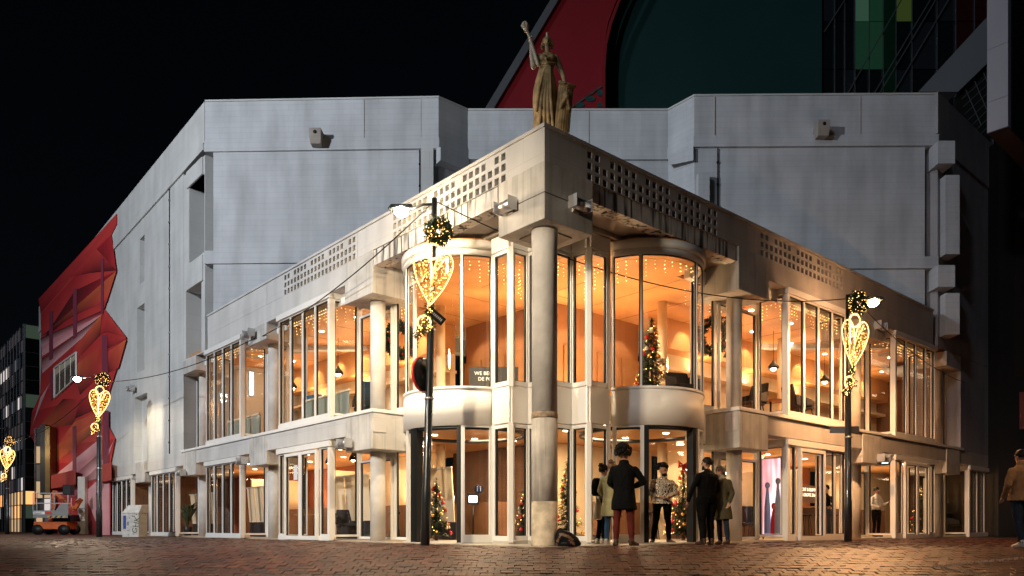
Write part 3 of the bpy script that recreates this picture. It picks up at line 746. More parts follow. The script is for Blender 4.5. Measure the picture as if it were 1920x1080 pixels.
# ------------------------------------------------------------ painted mural on the far end of the long wall
mur = attrmat('mural_paint', .6)
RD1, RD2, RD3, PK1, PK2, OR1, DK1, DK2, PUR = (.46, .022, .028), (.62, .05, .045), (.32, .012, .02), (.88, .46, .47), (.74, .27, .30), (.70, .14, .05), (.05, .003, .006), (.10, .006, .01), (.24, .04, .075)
class CM:
    def __init__(s): s.v = []; s.f = []; s.c = []
    def quad(s, P, Cc, off, n_=8):
        k = len(s.v)
        for j in range(n_+1):
            for i in range(n_+1):
                a, b_ = i/n_, j/n_
                q = [(P[0][t]*(1-a)+P[1][t]*a)*(1-b_)+(P[3][t]*(1-a)+P[2][t]*a)*b_ for t in (0, 1)]
                s.v.append(tuple(UZ(q[0], q[1], off)))
                s.c.append(tuple((Cc[0][t]*(1-a)+Cc[1][t]*a)*(1-b_)+(Cc[3][t]*(1-a)+Cc[2][t]*a)*b_ for t in range(3)))
        for j in range(n_):
            for i in range(n_): s.f.append((k+j*(n_+1)+i, k+j*(n_+1)+i+1, k+(j+1)*(n_+1)+i+1, k+(j+1)*(n_+1)+i))
    def build(s, name, parent):
        me = bpy.data.meshes.new(name); me.from_pydata(s.v, [], s.f); me.materials.append(mur)
        ca = me.color_attributes.new('Col', 'FLOAT_COLOR', 'POINT')
        ca.data.foreach_set('color', [x for c in s.c for x in c+(1,)])
        o = bpy.data.objects.new(name, me); COL.objects.link(o); o.parent = parent; return o
def facet(P, Cc, off, name='mural_facet'):
    q = CM(); q.quad(P, Cc, -off); return q.build(name, bld)
base = CM()
right = [(219, 400), (219, 420), (209, 440), (218, 507), (195, 580), (237, 633), (205, 735), (190, 772), (216, 823), (208, 865), (207, 1004)]
lft = [(72, 561), (74, 570), (76, 590), (77, 640), (77, 690), (75, 740), (60, 772), (56, 815), (70, 840), (78, 870), (78, 1002)]
for i in range(len(right)-1):
    base.quad([lft[i], right[i], right[i+1], lft[i+1]], [RD1, RD1, RD2, RD2], -.074)
base.build('mural_ground', bld)
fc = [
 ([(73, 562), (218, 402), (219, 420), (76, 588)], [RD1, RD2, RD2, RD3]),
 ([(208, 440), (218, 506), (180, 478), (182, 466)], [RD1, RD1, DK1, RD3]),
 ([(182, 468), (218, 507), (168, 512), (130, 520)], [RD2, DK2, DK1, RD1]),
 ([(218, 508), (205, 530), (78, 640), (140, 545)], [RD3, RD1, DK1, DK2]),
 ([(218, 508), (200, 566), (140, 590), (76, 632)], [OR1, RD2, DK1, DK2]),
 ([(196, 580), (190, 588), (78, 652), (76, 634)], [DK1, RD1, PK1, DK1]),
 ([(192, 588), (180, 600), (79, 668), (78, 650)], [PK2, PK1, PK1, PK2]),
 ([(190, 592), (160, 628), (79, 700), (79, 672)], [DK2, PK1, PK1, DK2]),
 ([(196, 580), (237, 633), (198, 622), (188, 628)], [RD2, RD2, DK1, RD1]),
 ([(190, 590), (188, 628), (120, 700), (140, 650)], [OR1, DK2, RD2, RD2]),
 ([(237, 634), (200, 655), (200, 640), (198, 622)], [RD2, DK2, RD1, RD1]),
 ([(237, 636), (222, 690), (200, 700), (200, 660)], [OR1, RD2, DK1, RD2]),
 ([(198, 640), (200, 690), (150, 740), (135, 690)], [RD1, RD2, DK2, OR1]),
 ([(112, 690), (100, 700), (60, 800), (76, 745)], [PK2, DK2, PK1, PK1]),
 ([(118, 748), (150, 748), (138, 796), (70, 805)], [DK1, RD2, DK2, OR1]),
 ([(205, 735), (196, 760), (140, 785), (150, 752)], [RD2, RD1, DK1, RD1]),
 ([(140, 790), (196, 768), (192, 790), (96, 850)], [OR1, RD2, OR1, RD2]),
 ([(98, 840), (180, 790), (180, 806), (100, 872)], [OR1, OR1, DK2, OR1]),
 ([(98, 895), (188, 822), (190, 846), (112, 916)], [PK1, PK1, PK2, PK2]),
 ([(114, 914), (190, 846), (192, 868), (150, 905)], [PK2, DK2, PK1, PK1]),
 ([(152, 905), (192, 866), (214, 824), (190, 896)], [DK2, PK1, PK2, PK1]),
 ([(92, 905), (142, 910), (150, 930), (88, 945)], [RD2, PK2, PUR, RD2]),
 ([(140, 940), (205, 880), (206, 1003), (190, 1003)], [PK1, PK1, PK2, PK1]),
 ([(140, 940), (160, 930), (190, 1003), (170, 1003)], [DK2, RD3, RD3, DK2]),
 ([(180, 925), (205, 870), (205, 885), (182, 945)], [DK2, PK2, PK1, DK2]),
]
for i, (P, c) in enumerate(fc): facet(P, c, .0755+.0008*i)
for i, (P, c) in enumerate([([(92, 585), (99, 583), (99, 672), (92, 676)], PUR), ([(137, 542), (144, 540), (144, 630), (137, 636)], PUR), ([(189, 486), (194, 484), (194, 588), (189, 588)], PUR),
                            ([(191, 628), (201, 628), (203, 740), (191, 745)], PUR), ([(193, 770), (204, 770), (204, 880), (193, 885)], PUR), ([(136, 800), (143, 798), (143, 893), (136, 896)], PUR), ([(93, 700), (100, 696), (101, 745), (95, 752)], PUR)]):
    facet(P, [c]*4, .098+.0008*i, 'mural_stripe')
# red undercroft ledge and pier by the mural's foot
b = MB(); b.hexa([W(ua(142, -.5), -.5, 2.55), W(ua(90, -.5), -.5, 2.55), W(ua(90, 0), 0, 2.55), W(ua(142, 0), 0, 2.55), W(ua(142, -.5), -.5, 3.3), W(ua(90, -.5), -.5, 3.3), W(ua(90, 0), 0, 3.3), W(ua(142, 0), 0, 3.3)])
BP(b, 'red_canopy', mat('coral_paint', (.45, .06, .05), .6))
b = MB(); p = W(ua(156, -.3), -.3); b.box(p.x-.18, p.x+.18, p.y-.18, p.y+.18, 0, 2.9); BP(b, 'pier', M_col)
b = MB(); p = W(ua(196, -.25), -.25); b.hexa([W(ua(209, -.3), -.3, 2.5), W(ua(190, -.3), -.3, 2.5), W(ua(190, 0), 0.0, 2.5), W(ua(209, 0), 0.0, 2.5), W(ua(209, -.3), -.3, 3.3), W(ua(190, -.3), -.3, 3.3), W(ua(190, 0), 0.0, 3.3), W(ua(209, 0), 0.0, 3.3)])
BP(b, 'red_canopy', MATS['coral_paint'])

# ------------------------------------------------------------ interiors
ZC2 = 6.56
def slab(poly, z0, z1, name, m):
    q = MB(); q.prism([(p.x, p.y) for p in poly], z0, z1); return BP(q, name, m)
rooms = MB()
cel = slab([W(1.6, 1.6), W(1.6, 24.5), W(5.6, 24.5), W(5.6, 5.6), W(24.5, 5.6), W(24.5, 1.6)][::-1], 6.64, 6.70, 'foyer_ceiling', M_wood)
for side, fm in (('L', LF), ('R', RF)):
    b = MB(); b.fbox(fm, 7.0 if side == 'L' else 7.4, 24.5, .12, 1.6, 6.642, 6.70); BP(b, 'bay_ceiling', M_wood)
    b = MB(); b.fbox(fm, 7.2 if side == 'L' else 7.6, 19.3, .30, .34, 6.2, 6.64); BP(b, 'inner_head', M_frame)
# seams of the ceiling boards
for k in range(12):
    b = MB(); b.bar(W(1.7, 3+1.7*k, 6.638), W(5.5, 3+1.7*k, 6.638), .015, .006); BP(b, 'ceiling_seam', M_brown)
    b = MB(); b.bar(W(3+1.7*k, 1.7, 6.638), W(3+1.7*k, 5.5, 6.638), .015, .006); BP(b, 'ceiling_seam', M_brown)
# floors
def fl(z0, z1, name, m, inset):
    slab([W(2.2, 2.2), W(1.9, 3.0), W(max(.3, inset), 4.6), W(inset, 30), W(5.8, 30), W(5.8, 5.8), W(30, 5.8), W(30, inset), W(4.6, max(.3, inset)), W(3.0, 1.9)][::-1], z0, z1, name, m)
fl(2.78, 3.28, 'upper_floor', M_wood, 1.12)
fl(-.02, .028, 'foyer_floor', M_floor, .2)
fl(2.70, 2.775, 'lower_ceiling', M_wood, 1.12)
for side, fm in (('L', LF), ('R', RF)):
    b = MB(); b.fbox(fm, cols[side][0]+.7, 29, .36, 1.118, 2.70, 3.24); BP(b, 'bay_floor', M_wood)
# core walls
for side, fm in (('L', LF), ('R', RF)):
    for z0, z1, lvl in ((.03, 2.69, 0), (3.285, 6.635, 1)):
        if lvl:
            b = MB(); b.fbox(fm, 9.03, 24.5, 4.6, 4.8, 3.285, 5.15); BP(b, 'core_wall', M_cream)
            b = MB(); b.fbox(fm, 9.02, 24.5, 4.2, 4.85, 5.152, 5.24); BP(b, 'cove_shelf', M_cream)
            b = MB(); b.fbox(fm, 9.03, 24.5, 4.6, 4.8, 5.242, 5.75); BP(b, 'core_wall', M_cream)
            b = MB(); b.fbox(fm, 9.04, 24.5, 4.1, 4.8, 5.752, 6.635); BP(b, 'bulkhead', M_wood)
            b = MB(); b.fbox(fm, 9.1, 24.4, 4.1, 4.26, 3.29, 4.15); BP(b, 'bar_counter', M_table)
        else:
            b = MB(); b.fbox(fm, 5.3, 9.4, 5.0, 5.2, z0, z1); BP(b, 'core_wall', M_brown if side == 'L' else M_cream)
            b = MB(); b.fbox(fm, 9.42, 14.5, 4.4, 4.6, z0, z1); BP(b, 'core_wall', M_cream if side == 'L' else M_cream)
            b = MB(); b.fbox(fm, 14.52, 19.4, 5.0, 5.2, z0, z1); BP(b, 'core_wall', M_terra if side == 'L' else M_terra)
            b = MB(); b.fbox(fm, 19.42, 27, 4.6, 4.8, z0, z1); BP(b, 'core_wall', M_terra if side == 'L' else M_cream)
    b = MB(); b.fbox(fm, 24.5, 24.6, .8, 5.5, 3.3, 6.63); BP(b, 'end_wall', M_brown)
    b = MB(); b.fbox(fm, 27, 27.1, .4, 5.5, .03, 2.69); BP(b, 'end_wall', M_brown)
    # half partitions
    for s in ((12.3, 18.4) if side == 'L' else (13.2,)):
        b = MB(); b.fbox(fm, s, s+.12, 2.2, 4.3, .03, 2.2); BP(b, 'partition', M_cream)
    b = MB(); b.fbox(fm, 5.5, 23, 3.6, 4.1, .03, 1.05); BP(b, 'bar_counter', M_brown)
# core corner block on the upper floor: timber wall with door panels
b = MB(); b.hexa([W(5.2, 5.2, 3.285), W(9, 5.2, 3.285), W(9, 9, 3.285), W(5.2, 9, 3.285), W(5.2, 5.2, 6.635), W(9, 5.2, 6.635), W(9, 9, 6.635), W(5.2, 9, 6.635)]); BP(b, 'core_wall', mat('timber_wall', (.34, .16, .07), .5, var=.15, scale=1))
b = MB(); b.hexa([W(5.4, 5.4, .03), W(9, 5.4, .03), W(9, 9, .03), W(5.4, 9, .03), W(5.4, 5.4, 2.69), W(9, 5.4, 2.69), W(9, 9, 2.69), W(5.4, 9, 2.69)]); BP(b, 'core_wall', MATS['timber_wall'])
for s in (5.7, 7.1, 8.2):
    for fm in (LF, RF):
        b = MB(); b.fbox(fm, s, s+.95, 5.14, 5.185, 3.3, 5.5); BP(b, 'door_panel', M_table)
# interior columns
for u, v in ((3.4, 3.4), (3.2, 7.6), (7.6, 3.2), (3.2, 14), (14, 3.2)):
    for z0, z1 in ((.03, 2.69), (3.29, 6.63)):
        b = MB(); p = W(u, v); b.cyl((p.x, p.y, z0), (p.x, p.y, z1), .13, 18); BP(b, 'foyer_column', M_cream)
# downlights (recessed discs) and light sources
dlm = MB(); dlm.lathe((0, 0, 0), [(.0, 0), (.055, 0), (.075, -.008), (.08, 0.004)], 12); dlme = dlm.mesh('downlight', M_down)
rcs = MB(); rcs.lathe((0, 0, 0), [(.20, -.02), (.27, -.02), (.27, .004), (.20, .004)], 20); rcs.cur = 1; rcs.lathe((0, 0, 0), [(.001, .0), (.2, .0)], 20)
rme = rcs.mesh('ceiling_speaker', [M_soff, M_dark])
def lamp(name, loc, e, col, size=.5, down=True, shape='SQUARE', sy=None, spread=None, kind='AREA', rot=None):
    d = bpy.data.lights.new(name, kind); d.energy = e; d.color = col
    if kind == 'AREA':
        d.shape = shape; d.size = size
        if sy: d.size_y = sy
        if spread: d.spread = spread
    else: d.shadow_soft_size = size
    o = bpy.data.objects.new(name, d); COL.objects.link(o); o.location = loc
    if rot is not None: o.rotation_euler = rot
    elif not down: o.rotation_euler = (pi, 0, 0)
    return o
WARM = (1.0, .66, .34); WARM2 = (1.0, .72, .42)
for side, fm in (('L', LF), ('R', RF)):
    ang = WALL_A if side == 'L' else WALL_B
    for k, s in enumerate((3.2, 5.4, 7.8, 10.2, 12.4, 14.8, 17.2, 19.6, 22)):
        for d in (2.0, 3.3):
            p = fm(s, d, 6.636); inst('downlight', dlme, cel, p)
            p = fm(s+.4, d-.3, 2.696); inst('downlight', dlme, cel, p)
    for s in (4.0, 9.4, 15.6):
        p = fm(s, 2.6, 6.63); inst('ceiling_speaker', rme, cel, p)
    for s in (10.9, 14.0, 17.4, 21.5):
        p = fm(s, 4.42, 5.30); lamp('cove_lamp', p, 55, WARM, 3.6, down=False, shape='RECTANGLE', sy=.15).rotation_euler = (pi, 0, -ang)
        p = fm(s, 2.4, 6.5); lamp('ceiling_lamp', p, 24, WARM2, 2.2, shape='RECTANGLE', sy=.5).rotation_euler = (0, 0, ang)
        p = fm(s, 2.4, 2.6); lamp('ceiling_lamp', p, 36, WARM2, 2.2, shape='RECTANGLE', sy=.5).rotation_euler = (0, 0, ang)
        p = fm(s, 4.0, .5 if False else 1.12); lamp('bar_lamp', p, 40, WARM, 2.6, shape='RECTANGLE', sy=.15).rotation_euler = (pi, 0, -ang)
for side, fm in (('L', LF), ('R', RF)):  # unseen spots added to throw scallops on the flat walls
    for k in range(8):
        s = 9.8+1.75*k
        for z, dd, e in ((6.6, 3.55, 62), (2.66, 3.5, 34)):
            L_ = lamp('added_wall_spot', fm(s, dd, z), e, WARM2, .04, kind='SPOT'); L_.data.spot_size = R(74); L_.data.spot_blend = .45
            L_.rotation_euler = (fm(s, dd, z)-fm(s, dd+(1.1 if z > 4 else .9), z-(1.9 if z > 4 else 1.3))).to_track_quat('Z', 'Y').to_euler()
    for k in range(3):
        s = 5.9+1.1*k; L_ = lamp('added_wall_spot', fm(s, 4.2, 6.6), 60, WARM2, .04, kind='SPOT'); L_.data.spot_size = R(70); L_.data.spot_blend = .45
        L_.rotation_euler = (fm(s, 4.2, 6.6)-fm(s, 5.2, 4.6)).to_track_quat('Z', 'Y').to_euler()
p = W(3.3, 3.3, 6.5); lamp('ceiling_lamp', p, 40, WARM2, 1.4)
p = W(2.6, 4.2, 3.6); 
for q in ((3.0, 5.0), (5.0, 3.0)):
    lamp('ceiling_lamp', W(q[0], q[1], 2.6), 130, WARM2, 1.2)
    lamp('floor_uplight', W(q[0]+.6, q[1]+.6, 3.5), 150, WARM, .8, down=False)

# ------------------------------------------------------------ street lamps with heart decorations
def heart_pts(s=1, n=40):
    half = [(0, .55), (.03, .76), (.11, .955), (.225, 1.03), (.355, .98), (.425, .82), (.385, .60), (.25, .32), (.10, .11), (0, 0)]
    full = half+[(-x, z) for x, z in half[1:-1]][::-1]; m = len(full); out = []
    for i in range(m):
        p0, p1, p2, p3 = (Vector(full[(i+q) % m]) for q in (-1, 0, 1, 2))
        for k in range(4):
            t = k/4; p = .5*((2*p1)+(p2-p0)*t+(2*p0-5*p1+4*p2-p3)*t*t+(3*p1-p0-3*p2+p3)*t**3); out.append((p.x*s, 0, p.y*s))
    return out
def garland(mb, path, r, n, seed, leaf=.09):
    rnd = random.Random(seed)
    for _ in range(n):
        t = rnd.random()*(len(path)-1); i = int(t); p = Vector(path[i]).lerp(Vector(path[i+1]), t-i)
        d = Vector((rnd.gauss(0, 1), rnd.gauss(0, 1), rnd.gauss(0, 1))).normalized(); q = p+d*r*rnd.uniform(.2, 1)
        e = (d+Vector((rnd.gauss(0, .5), rnd.gauss(0, .5), rnd.gauss(0, .5)))).normalized()*leaf; s = d.cross(Vector((rnd.random(), rnd.random(), 1))).normalized()*leaf*.26
        mb.add([q-s, q+s, q+e], [(0, 1, 2)])
def bulbs(mb, path, r, n, seed, br):
    rnd = random.Random(seed)
    for _ in range(n):
        t = rnd.random()*(len(path)-1); i = int(t); p = Vector(path[i]).lerp(Vector(path[i+1]), t-i)
        d = Vector((rnd.gauss(0, 1), rnd.gauss(0, 1), rnd.gauss(0, 1))).normalized(); mb.octa(p+d*r*rnd.uniform(.7, 1.05), br*rnd.uniform(.7, 1.2))
def ring(c, r, n=20, a0=0, a1=2*pi, ax='xz'):
    return [(c[0]+r*math.cos(a0+(a1-a0)*i/n), c[1], c[2]+r*math.sin(a0+(a1-a0)*i/n)) for i in range(n+1)]
def decoration(root, sc=1.0, seed=1):
    """wreath, curl, big heart, lower curl; local: x right, z up, origin at the heart's tip"""
    wr = ring((.16, -.02, 1.47), .185, 24); leafs = MB(); garland(leafs, wr, .10, 1500, seed, .085); lf = leafs.build('wreath', M_leafr, root, recalc=False)
    b = MB(); bulbs(b, wr, .115, 130, seed, .0095); b.build('wreath_bulbs', M_warm, root, recalc=False, kind='stuff')
    cu = ring((.05, -.04, 1.06), .15, 16, R(60), R(330)); b = MB(); b.tube(cu, .022, 6); b.tube([(.12, -.03, 1.24), (.21, -.03, 1.1), (.2, -.03, .9)], .014, 6); b.build('curl_rope_light', M_warmrope, root)
    hp = [(x*.90+z*.08, -.05, z-x*.1) for x, y, z in heart_pts(1.02)]
    b = MB(); b.tube(hp, .0115, 6, closed=True); b.tube([(.02, -.05, .74), (.14, -.05, .68), (.32, -.05, .95)], .012, 6); b.build('heart_rope_light', M_warmrope, root)
    # tinsel net inside the heart
    rnd = random.Random(seed+5); net = MB(); bl = MB()
    for _ in range(420):
        i = rnd.randrange(len(hp)); k = math.sqrt(rnd.random())*.96; p = Vector((.02, -.05, .36)).lerp(Vector(hp[i]), k)
        p.y += rnd.uniform(-.03, .03); d = Vector((rnd.gauss(0, 1), rnd.gauss(0, .4), rnd.gauss(0, 1))).normalized()*.05; s = Vector((d.z, 0, -d.x))*.12
        net.add([p-s, p+s, p+d], [(0, 1, 2)])
        if rnd.random() < .40: bl.octa(p, .010*rnd.uniform(.7, 1.3))
    net.build('gold_tinsel', M_gold, root, recalc=False, kind='stuff'); bl.build('heart_bulbs', M_warm, root, recalc=False, kind='stuff')
    lw = [(0, -.03, .0), (-.04, -.04, -.14), (-.1, -.04, -.4), (-.26, -.03, -.62)]
    leafs = MB(); garland(leafs, lw+[(.02, -.03, -.42), (.0, 0, -.1)], .085, 420, seed+2, .07); leafs.build('lower_garland', M_leaf, root, recalc=False)
    b = MB(); bulbs(b, lw+[(.02, -.03, -.42)], .085, 60, seed+3, .011); b.build('garland_bulbs', M_warm, root, recalc=False, kind='stuff')
    cu = ring((-.12, -.06, -.36), .13, 14, R(-40), R(250)); b = MB(); b.tube(cu, .018, 6); b.build('curl_rope_light', M_warmrope, root)

def street_lamp(label, base, top, armdir, head_off, col, glow, energy, name='street_lamp', rad=(.085, .055), lean=Vector((0, 0, 0))):
    t = thing(name, label, 'street lamp', base, 0, 'street lamps round the theatre')
    H = top; b = MB(); tp = Vector((lean.x, lean.y, H))
    b.tube([(0, 0, 0), (0, 0, .9), tp*.2 + Vector((0, 0, 0)), tp], [rad[0]*1.12, rad[0]*1.1, rad[0], rad[1]], 14) if False else b.tube([(0, 0, -.05), tp*.16, tp*.17, tp*.62, tp*.625, tp], [rad[0]*1.1, rad[0]*1.1, rad[0]*.95, rad[0]*.9, rad[1]*1.05, rad[1]], 14)
    b.build('pole', M_post, t)
    hp = tp+Vector((0, 0, -.12)); he = hp+Vector(head_off)
    b = MB(); b.tube([hp, hp.lerp(he, .5)+Vector((0, 0, .04)), he], [.032, .028, .025], 8); b.build('arm', M_post, t)
    d = (he-hp); d.z = 0; d.normalize(); s = d.cross(Vector((0, 0, 1)))
    b = MB(); c = he+d*.22
    b.hexa([c-d*.26-s*.07+Vector((0, 0, .0)), c-d*.26+s*.07, c+d*.26+s*.10, c+d*.26-s*.10, c-d*.22-s*.05+Vector((0, 0, .09)), c-d*.22+s*.05+Vector((0, 0, .09)), c+d*.2+s*.06+Vector((0, 0, .1)), c+d*.2-s*.06+Vector((0, 0, .1))])
    hd = b.build('lamp_head', M_post, t, bevel=.015)
    b = MB(); b.ball(c+Vector((0, 0, -.05)), .135, 16, 1, .75); b.build('lamp_lens', glow, t)
    b = MB(); b.tube([tp*.62+Vector((0, 0, .0)), tp*.62+Vector((0, 0, .03))], [.09, .09], 12); b.build('clamp', M_steel, t)
    b = MB(); b.tube([tp*.42, tp*.42+Vector((0, 0, .04))], [.1, .1], 12); b.build('clamp', M_steel, t)
    wl = Vector(base)+c; L_ = lamp('street_lamp_light', wl+Vector((0, 0, -.27)), energy, col, .11, kind='SPOT')
    L_.data.spot_size = R(168); L_.data.spot_blend = .25
    return t
YA = 15.4
baseA = PXY(797, YA); topA = zat(372, YA)
la = street_lamp('tall black street lamp in front of the left entrance drum, its lamp glaring white', baseA, topA, None, (-.46, .05, -.07), (1.0, .80, .54), M_lampw, 620, lean=Vector((.19, 0, 0)))
YB = 19.3
baseB = PXY(1590, YB)
lb = street_lamp('black street lamp before the right facade with a glaring amber lamp head', baseB, zat(553, YB), None, (.45, .05, .0), (1.0, .50, .21), M_lampo, 1150)
YC = 29.6
baseC = PXY(186, YC)
lc = street_lamp('street lamp in front of the red mural, lamp arm pointing left', baseC, zat(704, YC), None, (-.55, -.1, .0), (1.0, .82, .58), emis('lamp_glow_soft', (1.0, .84, .6), 60), 330, rad=(.1, .06))
YD = 41
baseD = PXY(14, YD)
ld = street_lamp('street lamp at the far left end, before the dark glass offices', baseD, zat(800, YD), None, (-.9, .1, .0), (1.0, .8, .5), MATS['lamp_glow_soft'], 120, rad=(.1, .06))
for x, yt, Y, s, lab, sd_ in ((807, 572, YA-.12, 1.0, 'large golden heart light with wreath on the lamp by the left drum', 11),
                           (1598, 688, YB-.12, 1.05, 'golden heart light with leafy wreath on the lamp by the right facade', 12),
                           (185, 783, YC-.12, 1.0, 'golden heart light on the lamp in front of the red mural', 13),
                           (13, 880, YD-.12, 1.0, 'golden heart light on the far left lamp before the glass offices', 14)):
    p = P3(x, yt, Y)
    t = thing('heart_decoration', lab, 'christmas light', p, 0, 'heart shaped christmas lights on the lamp posts')
    t.scale = (s, s, s*.99); decoration(t, s, sd_)
    if sd_ == 12: t.scale = (s*.8, s, s*1.03)
# assumed unseen lamps beside the viewpoint, added to light the entrance front
for x_, y_, h_, col_, gl_, en_, ad_, lab_ in ((-8.5, 4.5, 7.4, (1.0, .80, .56), MATS['lamp_glow_soft'], 5400, (.5, .3, 0), 'assumed street lamp out of view to the left of the viewpoint'),
                                        (11.5, 8.0, 6.6, (1.0, .60, .32), MATS['lamp_glow_soft'], 800, (-.4, .3, 0), 'assumed street lamp out of view to the right of the viewpoint')):
    street_lamp(lab_, Vector((x_, y_, gz(y_))), h_-gz(y_), None, ad_, col_, gl_, en_)
    L_ = [o for o in COL.objects if o.name.startswith('street_lamp_light')][-1]
    if x_ < 0:
        L_.data.spot_size = R(62); L_.data.spot_blend = .7; L_.data.shadow_soft_size = .4
        L_.rotation_euler = (L_.location-Vector((-2.0, 17, 2.6))).to_track_quat('Z', 'Y').to_euler()
    else:
        L_.data.spot_size = R(60); L_.data.spot_blend = .8; L_.data.shadow_soft_size = .3
        L_.rotation_euler = (L_.location-Vector((4.5, 17, .6))).to_track_quat('Z', 'Y').to_euler()
ms = thing('assumed_mast_light', 'assumed tall flood light mast out of view at the far left', 'light mast', (-25, 3, gz(3)), 0)  # assumed unseen mast, added so the upper wall's light falls off rightwards
b = MB(); b.tube([(0, 0, 0), (0, 0, 17)], [.2, .1], 12); b.build('mast', M_post, ms)
b = MB(); b.box(-.5, .5, -.2, .2, 16.9, 17.4); b.build('lamp_head', M_post, ms)
L_ = lamp('assumed_mast_flood', (-24.4, 3.4, 17.2+gz(3)), 15500, (.90, .94, 1.0), .5, kind='SPOT'); L_.data.spot_size = R(88); L_.data.spot_blend = .8
L_.rotation_euler = (Vector((-24.4, 3.4, 15))-Vector((-11, 29, 11))).to_track_quat('Z', 'Y').to_euler()
# signs on the lamps
sgn = thing('street_sign', 'dark street name sign hanging at an angle under the large heart light', 'street sign', P3(808, 592, YA-.1))
b = MB(); b.bar(Vector((-.07, -.02, .14)), Vector((.26, -.10, -.16)), .02, .17); b.build('sign_plate', mat('matt_black_sign', (.008, .007, .006), .9, var=0, spec=.1), sgn)
o_ = facing((-.05, -.045, .10), Vector((.33, -.08, -.30)), Vector((.60, 0, .78)))
b = MB()
for k in range(9): b.bar(Vector((-.03+.03*k, -.052-.0075*k, .105-.0273*k)), Vector((-.015+.03*k, -.056-.0075*k, .092-.0273*k)), .004, .05)
b.build('sign_lettering', mat('sign_text_grey', (.10, .09, .08), .5, var=0), sgn, recalc=False)
b = MB(); b.tube([(-.06, 0, .12), (.02, .08, .1)], .015, 6); b.build('bracket', M_dark, sgn)
sg = thing('traffic_sign', 'round red edged traffic sign seen from behind on the left lamp post', 'traffic sign', P3(791, 702, YA-.05))
rm = Matrix.Rotation(R(62), 4, 'Z')
b = MB(); vs = []
for r, y in ((0.001, .0), (.33, .0), (.345, -.02), (.33, -.04), (.001, -.045)):
    pass
def disc(mb, r0, r1, y0, y1, n=28):
    ps = [(r0, y0), (r1, y0), (r1, y1), (r0, y1)]; vs = []; fs = []
    for i in range(n):
        a = 2*pi*i/n
        for r, y in ps: vs.append(rm @ Vector((r*math.cos(a), y, r*math.sin(a))))
    for i in range(n):
        for q in range(4): fs.append((i*4+q, i*4+(q+1) % 4, ((i+1) % n)*4+(q+1) % 4, ((i+1) % n)*4+q))
    mb.add(vs, fs, True)
b = MB(); disc(b, .001, .315, .0, -.025); b.build('sign_disc', M_dark, sg)
b = MB(); disc(b, .316, .345, .012, -.03); b.build('sign_rim', mat('sign_red', (.5, .01, .015), .35, var=0), sg)
b = MB(); b.tube([(.0, 0, -.36), (.09, 0, -.36)], .02, 6); b.tube([(.0, 0, .3), (.09, 0, .3)], .02, 6); b.build('bracket', M_steel, sg)
sg = thing('direction_sign', 'pair of grey finger signs on the lamp post by the right facade', 'street sign', P3(1590, 806, YB))
for a, b_, in ((-1, -.1), (.1, .85)):
    q = MB(); d = Vector((.62, -.28 if a < 0 else .22, -.04 if a < 0 else .04)); q.bar(d*a*.62, d*b_*.62, .025, .17); q.build('finger_plate', mat('sign_grey', (.12, .12, .12), .5), sg)

# ------------------------------------------------------------ overhead wires
def wire(label, pts, r=.012, sag=.0, n=16):
    out = []
    for i in range(len(pts)-1):
        for k in range(n):
            t = k/n; p = Vector(pts[i]).lerp(Vector(pts[i+1]), t); p.z -= sag*4*t*(1-t); out.append(p)
    out.append(Vector(pts[-1])); b = MB(); b.tube(out, r, 5); o = b.build('overhead_wire', M_dark); tag(o, label, 'cable', 'cables strung between lamps and facade'); return o
wire('black cable from the glaring left lamp down to the corbel block beside it', [baseA+Vector((.19, 0, topA-.05)), UZ(492, 630, -.05)], .014, .25)
wire('long black cable from the left lamp across the entrance to the right lamp', [baseA+Vector((.19, 0, topA-.05)), baseB+Vector((0, 0, zat(560, YB)))], .013, .7, 30)
wire('thin cable from the mural lamp to the second corbel on the left', [baseC+Vector((0, 0, zat(716, YC))), UZ(478, 634, -.06)], .014, .35)
wire('cable from the mural lamp to the far left lamp', [baseC+Vector((0, 0, zat(716, YC)-.1)), baseD+Vector((0, 0, zat(830, YD)))], .014, .5)
wire('cable from the right lamp to the dark block on the right', [baseB+Vector((0, 0, zat(556, YB)))+Vector((.1, 0, 0)), RF(21, -.05, 5.6)], .012, .3)

# ------------------------------------------------------------ facade floodlights
def flood(loc, dirn, label):
    t = thing('floodlight', label, 'floodlight', loc, math.atan2(dirn.y, dirn.x), 'cylindrical floodlights on the facade')
    b = MB(); b.tube([(.12, -.2, .02), (.12, .2, .02)], [.105, .105], 14); b.build('housing', M_steel, t)
    b = MB(); b.box(-.02, .03, -.07, .07, -.1, .1); b.tube([(0, 0, 0), (.1, 0, .02)], .03, 6); b.build('bracket', M_conc, t)
    b = MB(); b.box(.04, .26, -.215, -.203, -.09, .14); b.build('end_plate', M_steel, t); b = MB(); b.box(.04, .26, .203, .215, -.09, .14); b.build('end_plate', M_steel, t)
nL = -EV; nR = -EU
for x, y, d, lab in ((958, 392, nL, 'silver floodlight on the left face of the corner block'), (475, 628, nL, 'silver floodlight on the second upper corbel of the left facade'),
                     (655, 834, nL, 'mossy silver floodlight on the lower corbel nearest the left drum'), (462, 866, nL, 'silver floodlight on the second lower corbel of the left facade'), (347, 888, nL, 'silver floodlight on the third lower corbel of the left facade'),
                     (252, 730, nL, 'small floodlight above the reddish wall recess')):
    u = ua(x, -.06); flood(UZ(x, y, -.06), d, lab)
for x, y, lab in ((1078, 389, 'silver floodlight on the right face of the corner block'), (1648, 861, 'floodlight under the second lower corbel of the right facade'), (1642, 614, 'floodlight on the second upper corbel of the right facade')):
    v = va(x, -.06); Yp = (C0+EU*-.06+EV*v).y; flood(W(-.06, v, zat(y, Yp)), nR, lab)

